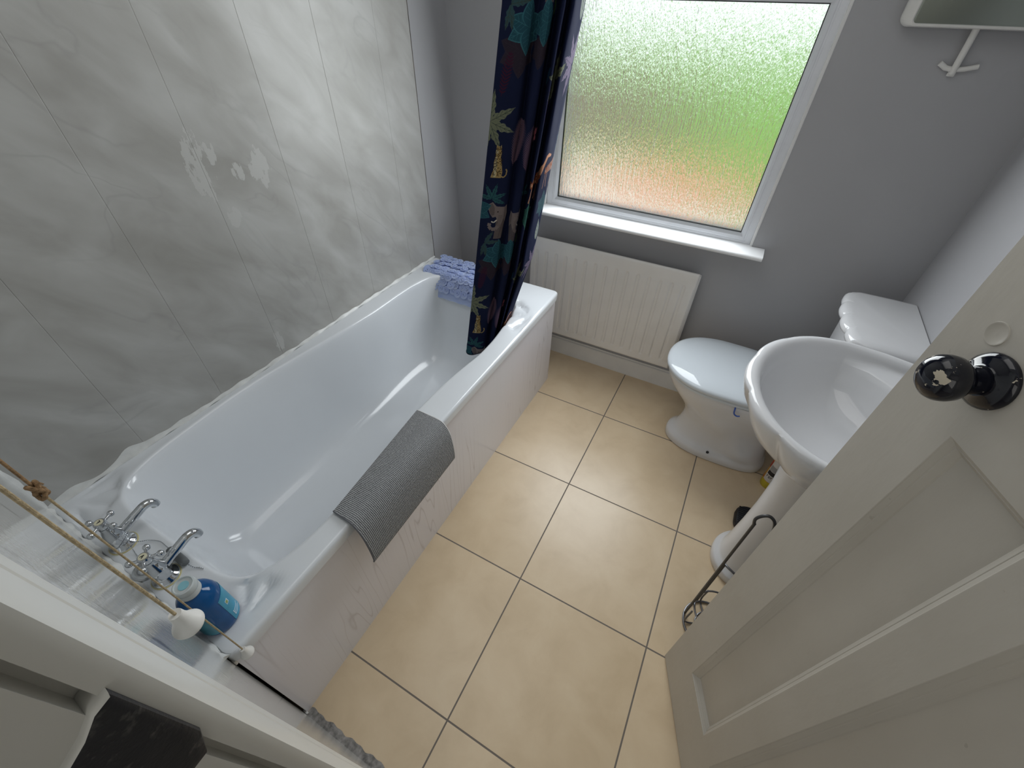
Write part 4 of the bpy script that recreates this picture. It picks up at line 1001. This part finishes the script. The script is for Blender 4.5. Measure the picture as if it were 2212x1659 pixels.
# ------------------------------------------------------------------ pedestal basin
BY = 1.098; ZR = 0.842
bs = empty('pedestal_basin', (1.05, BY, 0.0), 'white scalloped wash basin on a pedestal behind the open door', 'wash basin')
def bloop(front, half, back, z, n=120, lob=0.0, pw=2.05, fx=1.045, bh=None):
    """outline: rounded shell front, straighter sides back to the wall"""
    out = []; bh = bh if bh is not None else half * 0.86
    for k in range(n + 1):
        a = math.radians(90 + 180 * k / n); c, s = math.cos(a), math.sin(a)
        q = (math.degrees(a) - 196) / 33.0; m = abs(math.cos(math.pi * q)) if False else abs(math.sin(math.pi * q)) ** 0.55
        rr = 1 - lob * (1 - m)
        out.append((fx + (fx - front) * math.copysign(abs(c) ** (2 / pw), c) * rr, BY + half * math.copysign(abs(s) ** (2 / pw), s) * rr, z))
    for x, h in ((fx + (back - fx) * .35, half * .985 + (bh - half) * .2), (fx + (back - fx) * .7, half * .95 + (bh - half) * .55), (back, bh)):
        out.append((x, BY - h, z))
    for x, h in ((back, bh), (fx + (back - fx) * .7, half * .95 + (bh - half) * .55), (fx + (back - fx) * .35, half * .985 + (bh - half) * .2)):
        out.append((x, BY + h, z))
    return out
L = []
for f_, h_, z, lb, bk in [(1.00, 0.085, 0.60, 0.0, 1.19), (0.965, 0.125, 0.628, 0.01, 1.22), (0.915, 0.175, 0.665, 0.025, 1.25), (0.868, 0.222, 0.705, 0.06, 1.27), (0.828, 0.256, 0.745, 0.078, XR - 0.003), (0.802, 0.276, 0.785, 0.082, XR - 0.003), (0.791, 0.284, 0.815, 0.06, XR - 0.003), (0.788, 0.286, 0.832, 0.034, XR - 0.003), (0.792, 0.283, 0.840, 0.013, XR - 0.003), (0.800, 0.277, 0.8435, 0.022, XR - 0.003),
                       (0.812, 0.267, 0.8430, 0.006, XR - 0.010), (0.822, 0.258, 0.838, 0.002, XR - 0.016), (0.828, 0.252, 0.828, 0.0, XR - 0.022)]:
    L.append(bloop(f_, h_, bk, z, lob=lb))
# inner: shelf at the back, bowl in front
def bowl(front, half, back, z, zb, bf):
    l = bloop(front, half, back, z, bh=half * bf); return [(x, y, z + (zb - z) * max(0, min(1, (x - 1.00) / 0.13)) ** 1.0) for x, y, z in l]
for f_, h_, bk, z, zb, bf in [(0.831, 0.249, 1.262, 0.820, 0.823, 0.88), (0.835, 0.244, 1.255, 0.808, 0.8175, 0.87), (0.8375, 0.240, 1.245, 0.801, 0.8160, 0.80), (0.841, 0.236, 1.205, 0.794, 0.8150, 0.46), (0.844, 0.2335, 1.198, 0.787, 0.811, 0.43), (0.850, 0.227, 1.192, 0.772, 0.795, 0.42), (0.870, 0.204, 1.182, 0.738, 0.76, 0.45), (0.900, 0.172, 1.165, 0.711, 0.73, 0.5), (0.940, 0.130, 1.145, 0.692, 0.70, 0.6), (0.985, 0.08, 1.11, 0.683, 0.683, 0.7), (1.02, 0.03, 1.07, 0.681, 0.681, 0.8)]:
    L.append(bowl(f_, h_, bk, z, zb, bf))
G().loft(L, True, True, True).build('bowl', CERAM, bs, angle=70)
def ploop(front, half, back, z, n=40):
    out = []; fx = front + half * 0.95
    for k in range(n + 1):
        a = math.radians(90 + 180 * k / n); out.append((fx + (fx - front) * math.cos(a), BY + half * math.sin(a), z))
    return out + [(back, BY - half, z), (back, BY + half, z)]
L = [ploop(*q) for q in [(0.968, 0.112, 1.215, 0.0), (0.964, 0.116, 1.218, 0.004), (0.964, 0.116, 1.218, 0.030), (0.968, 0.112, 1.215, 0.040), (0.980, 0.101, 1.21, 0.047), (0.986, 0.096, 1.20, 0.060), (0.991, 0.091, 1.20, 0.12), (0.997, 0.086, 1.19, 0.22), (1.001, 0.083, 1.18, 0.34), (1.000, 0.084, 1.18, 0.46), (0.990, 0.092, 1.19, 0.56), (0.970, 0.108, 1.20, 0.635)]]
G().loft(L, True, True, True).build('pedestal', CERAM, bs, angle=60)

# ------------------------------------------------------------------ things on the floor by the pedestal
br = empty('rubber_foot', (1.085, 1.290, 0.0), 'black ribbed rubber piece on the floor behind the basin pedestal', 'rubber piece')
g = G(); L = []
for z, i_ in ((0.0, 0.003), (0.006, 0.0), (0.024, 0.0), (0.031, 0.004), (0.033, 0.012)): L.append(rrect(1.026 + i_, 1.19 - i_, 1.220 + i_, 1.348 - i_, 0.045, z))
g.loft(L, True, True, True); g.build('base', BLACKR, br, angle=35)
for k in range(11): G().bbox((1.035, 1.231 + k * 0.0095, 0.031), (1.17, 1.235 + k * 0.0095, 0.0355), 0.001).build('rib', BLACKR, br)
cb = empty('cleaner_bottle', (1.140, 1.535, 0.0), 'yellow and orange cleaner tube standing on the floor under the basin', 'bottle')
CBC = Vector((1.140, 1.535, 0.0))
G().lathe([(0.031, 0.0), (0.0325, 0.003), (0.0325, 0.036), (0.0315, 0.038)], CBC, n=36).build('cap', simple('yellow_cap', (0.52, 0.42, 0.03), 0.35), cb)
G().lathe([(0.0325, 0.038), (0.0330, 0.041), (0.0330, 0.175), (0.029, 0.195), (0.014, 0.205), (0.001, 0.206)], CBC, n=36).build('body', simple('amber_plastic', (0.58, 0.30, 0.03), 0.3), cb)
def wrap(a0, a1, z0, z1, r, mat, name, par):
    global BC
    sv_ = BC; BC = CBC; o = label_patch(name, a0, a1, z0, z1, r, mat, par); BC = sv_; return o
wl_ = wrap(198, 300, 0.042, 0.170, 0.0334, simple('cleaner_label_white', (0.62, 0.60, 0.57), 0.4), 'label_panel', cb)
wrap(130, 197, 0.041, 0.050, 0.0334, simple('orange_band', (0.55, 0.12, 0.02), 0.4), 'orange_band', cb)
wrap(130, 196, 0.112, 0.150, 0.0334, simple('red_band', (0.42, 0.05, 0.02), 0.4), 'red_band', cb)
wrap(204, 300, 0.082, 0.104, 0.0336, INK, 'black_band', wl_)
wrap(204, 300, 0.106, 0.135, 0.0336, simple('grey_band', (0.30, 0.30, 0.30), 0.4), 'grey_band', wl_)
a = 212
for w_ in ('r', 'a', 'r', 'i'):
    wrap(a, a + 4, 0.064, 0.076, 0.0336, INK, 'printed_letter', wl_)
    if w_ != 'i': wrap(a + 4, a + 11, 0.073, 0.076, 0.0336, INK, 'printed_letter', wl_)
    if w_ == 'a': wrap(a + 4, a + 11, 0.064, 0.067, 0.0336, INK, 'printed_letter', wl_); wrap(a + 9, a + 12, 0.064, 0.076, 0.0336, INK, 'printed_letter', wl_)
    a += 16

# ------------------------------------------------------------------ wire toilet roll stand
HX, HY = 0.924, 0.814
th = empty('toilet_roll_stand', (HX + 0.07, HY, 0.0), 'grey wire toilet roll stand between the open door and the basin pedestal', 'toilet roll stand')
def circ(cx, cy, z, r, n=36, a0=0.0, a1=360.0): return [(cx + r * math.cos(math.radians(a)), cy + r * math.sin(math.radians(a)), z) for a in np.linspace(a0, a1, n, endpoint=(a1 - a0) < 359)]
CX, CY = HX + 0.075, HY - 0.005
g = G(); g.tube([(HX, HY, 0.006), (HX, HY, 0.60)] , 0.0040, 10)
top = cr([(HX, HY, 0.595), (HX - 0.004, HY + 0.002, 0.615), (HX + 0.004, HY + 0.004, 0.632), (HX + 0.018, HY + 0.006, 0.640), (HX + 0.032, HY + 0.004, 0.632), (HX + 0.040, HY, 0.612), (HX + 0.042, HY - 0.004, 0.590)], 6); g.tube(top, 0.0040, 10)
g.build('pole', DARKW, th)
g = G().tube([(HX + 0.0065, HY + 0.005, 0.115), (HX + 0.0065, HY + 0.005, 0.372)], 0.0036, 10); g.build('inner_pole', DARKW, th)
g = G().tube(cr([(HX + 0.004, HY + 0.006, 0.372), (HX + 0.012, HY - 0.004, 0.378), (HX + 0.030, HY - 0.012, 0.376), (HX + 0.055, HY - 0.02, 0.366), (HX + 0.12, HY - 0.03, 0.36)], 6), 0.0036, 10); g.build('roll_arm', GREYW, th)
g = G().tube(circ(CX, CY, 0.005, 0.078), 0.0036, 8, True); g.tube(circ(CX + 0.005, CY, 0.005, 0.045), 0.003, 8, True); g.build('base_ring', GREYW, th)
g = G().tube(circ(CX + 0.004, CY + 0.01, 0.090, 0.072), 0.0033, 8, True); g.build('basket_ring', GREYW, th)
g = G()
for a in (35, 118, 200, 290):
    d = Vector((math.cos(math.radians(a)), math.sin(math.radians(a)), 0)); c0 = Vector((CX, CY, 0))
    g.tube(cr([c0 + d * 0.045 + Vector((0, 0, 0.005)), c0 + d * 0.070 + Vector((0, 0, 0.008)), c0 + d * 0.080 + Vector((0, 0, 0.03)), c0 + d * 0.077 + Vector((0.002, 0.006, 0.088))], 6), 0.003, 8)
g.build('basket_wire', GREYW, th)

# ------------------------------------------------------------------ mirror on the window wall
mi = empty('wall_mirror', (1.05, 1.95, 1.52), 'white framed mirror on an angled bracket high on the grey wall beside the window', 'mirror')
MX0, MX1, MZ0, MZ1, MYB, MYF = 0.852, 1.235, 1.5225, 1.95, 1.945, 1.905
def xz(x0, x1, z0, z1, r, y): return [(x, y, z) for x, z, _ in rrect(x0, x1, z0, z1, r, 0)]
L = [xz(MX0 + .004, MX1 - .004, MZ0 + .004, MZ1 - .004, 0.022, MYB), xz(MX0, MX1, MZ0, MZ1, 0.024, MYB - 0.006), xz(MX0 + 0.002, MX1 - 0.002, MZ0 + 0.001, MZ1 - 0.002, 0.022, MYF + 0.02), xz(MX0 + 0.020, MX1 - 0.020, MZ0 + 0.003, MZ1 - 0.02, 0.014, MYF + 0.002), xz(MX0 + 0.026, MX1 - 0.026, MZ0 + 0.006, MZ1 - 0.026, 0.012, MYF), xz(MX0 + 0.028, MX1 - 0.028, MZ0 + 0.008, MZ1 - 0.028, 0.011, MYF + 0.002)]
G().loft(L, True, True, True).build('frame', PLASTW, mi, angle=45)
L = [xz(MX0 + 0.029, MX1 - 0.029, MZ0 + 0.009, MZ1 - 0.029, 0.010, MYF + 0.0015), xz(MX0 + 0.030, MX1 - 0.030, MZ0 + 0.010, MZ1 - 0.030, 0.010, MYF + 0.001)]
G().loft(L, True, True, True).build('mirror_glass', MIRROR, mi, angle=30)
g = G().tube([(1.034, 1.938, 1.53), (1.036, 1.940, 1.49), (1.0395, 1.9515, 1.425)], 0.0085, 12)
g.tube([(1.038, 1.952, 1.434), (1.018, 1.953, 1.437), (1.000, 1.953, 1.447)], 0.0065, 10); g.tube([(1.040, 1.952, 1.434), (1.063, 1.953, 1.437), (1.090, 1.953, 1.444)], 0.0062, 10)
g.bbox((1.030, 1.951, 1.418), (1.048, YW, 1.440), 0.002)
g.build('bracket', PLASTW, mi)
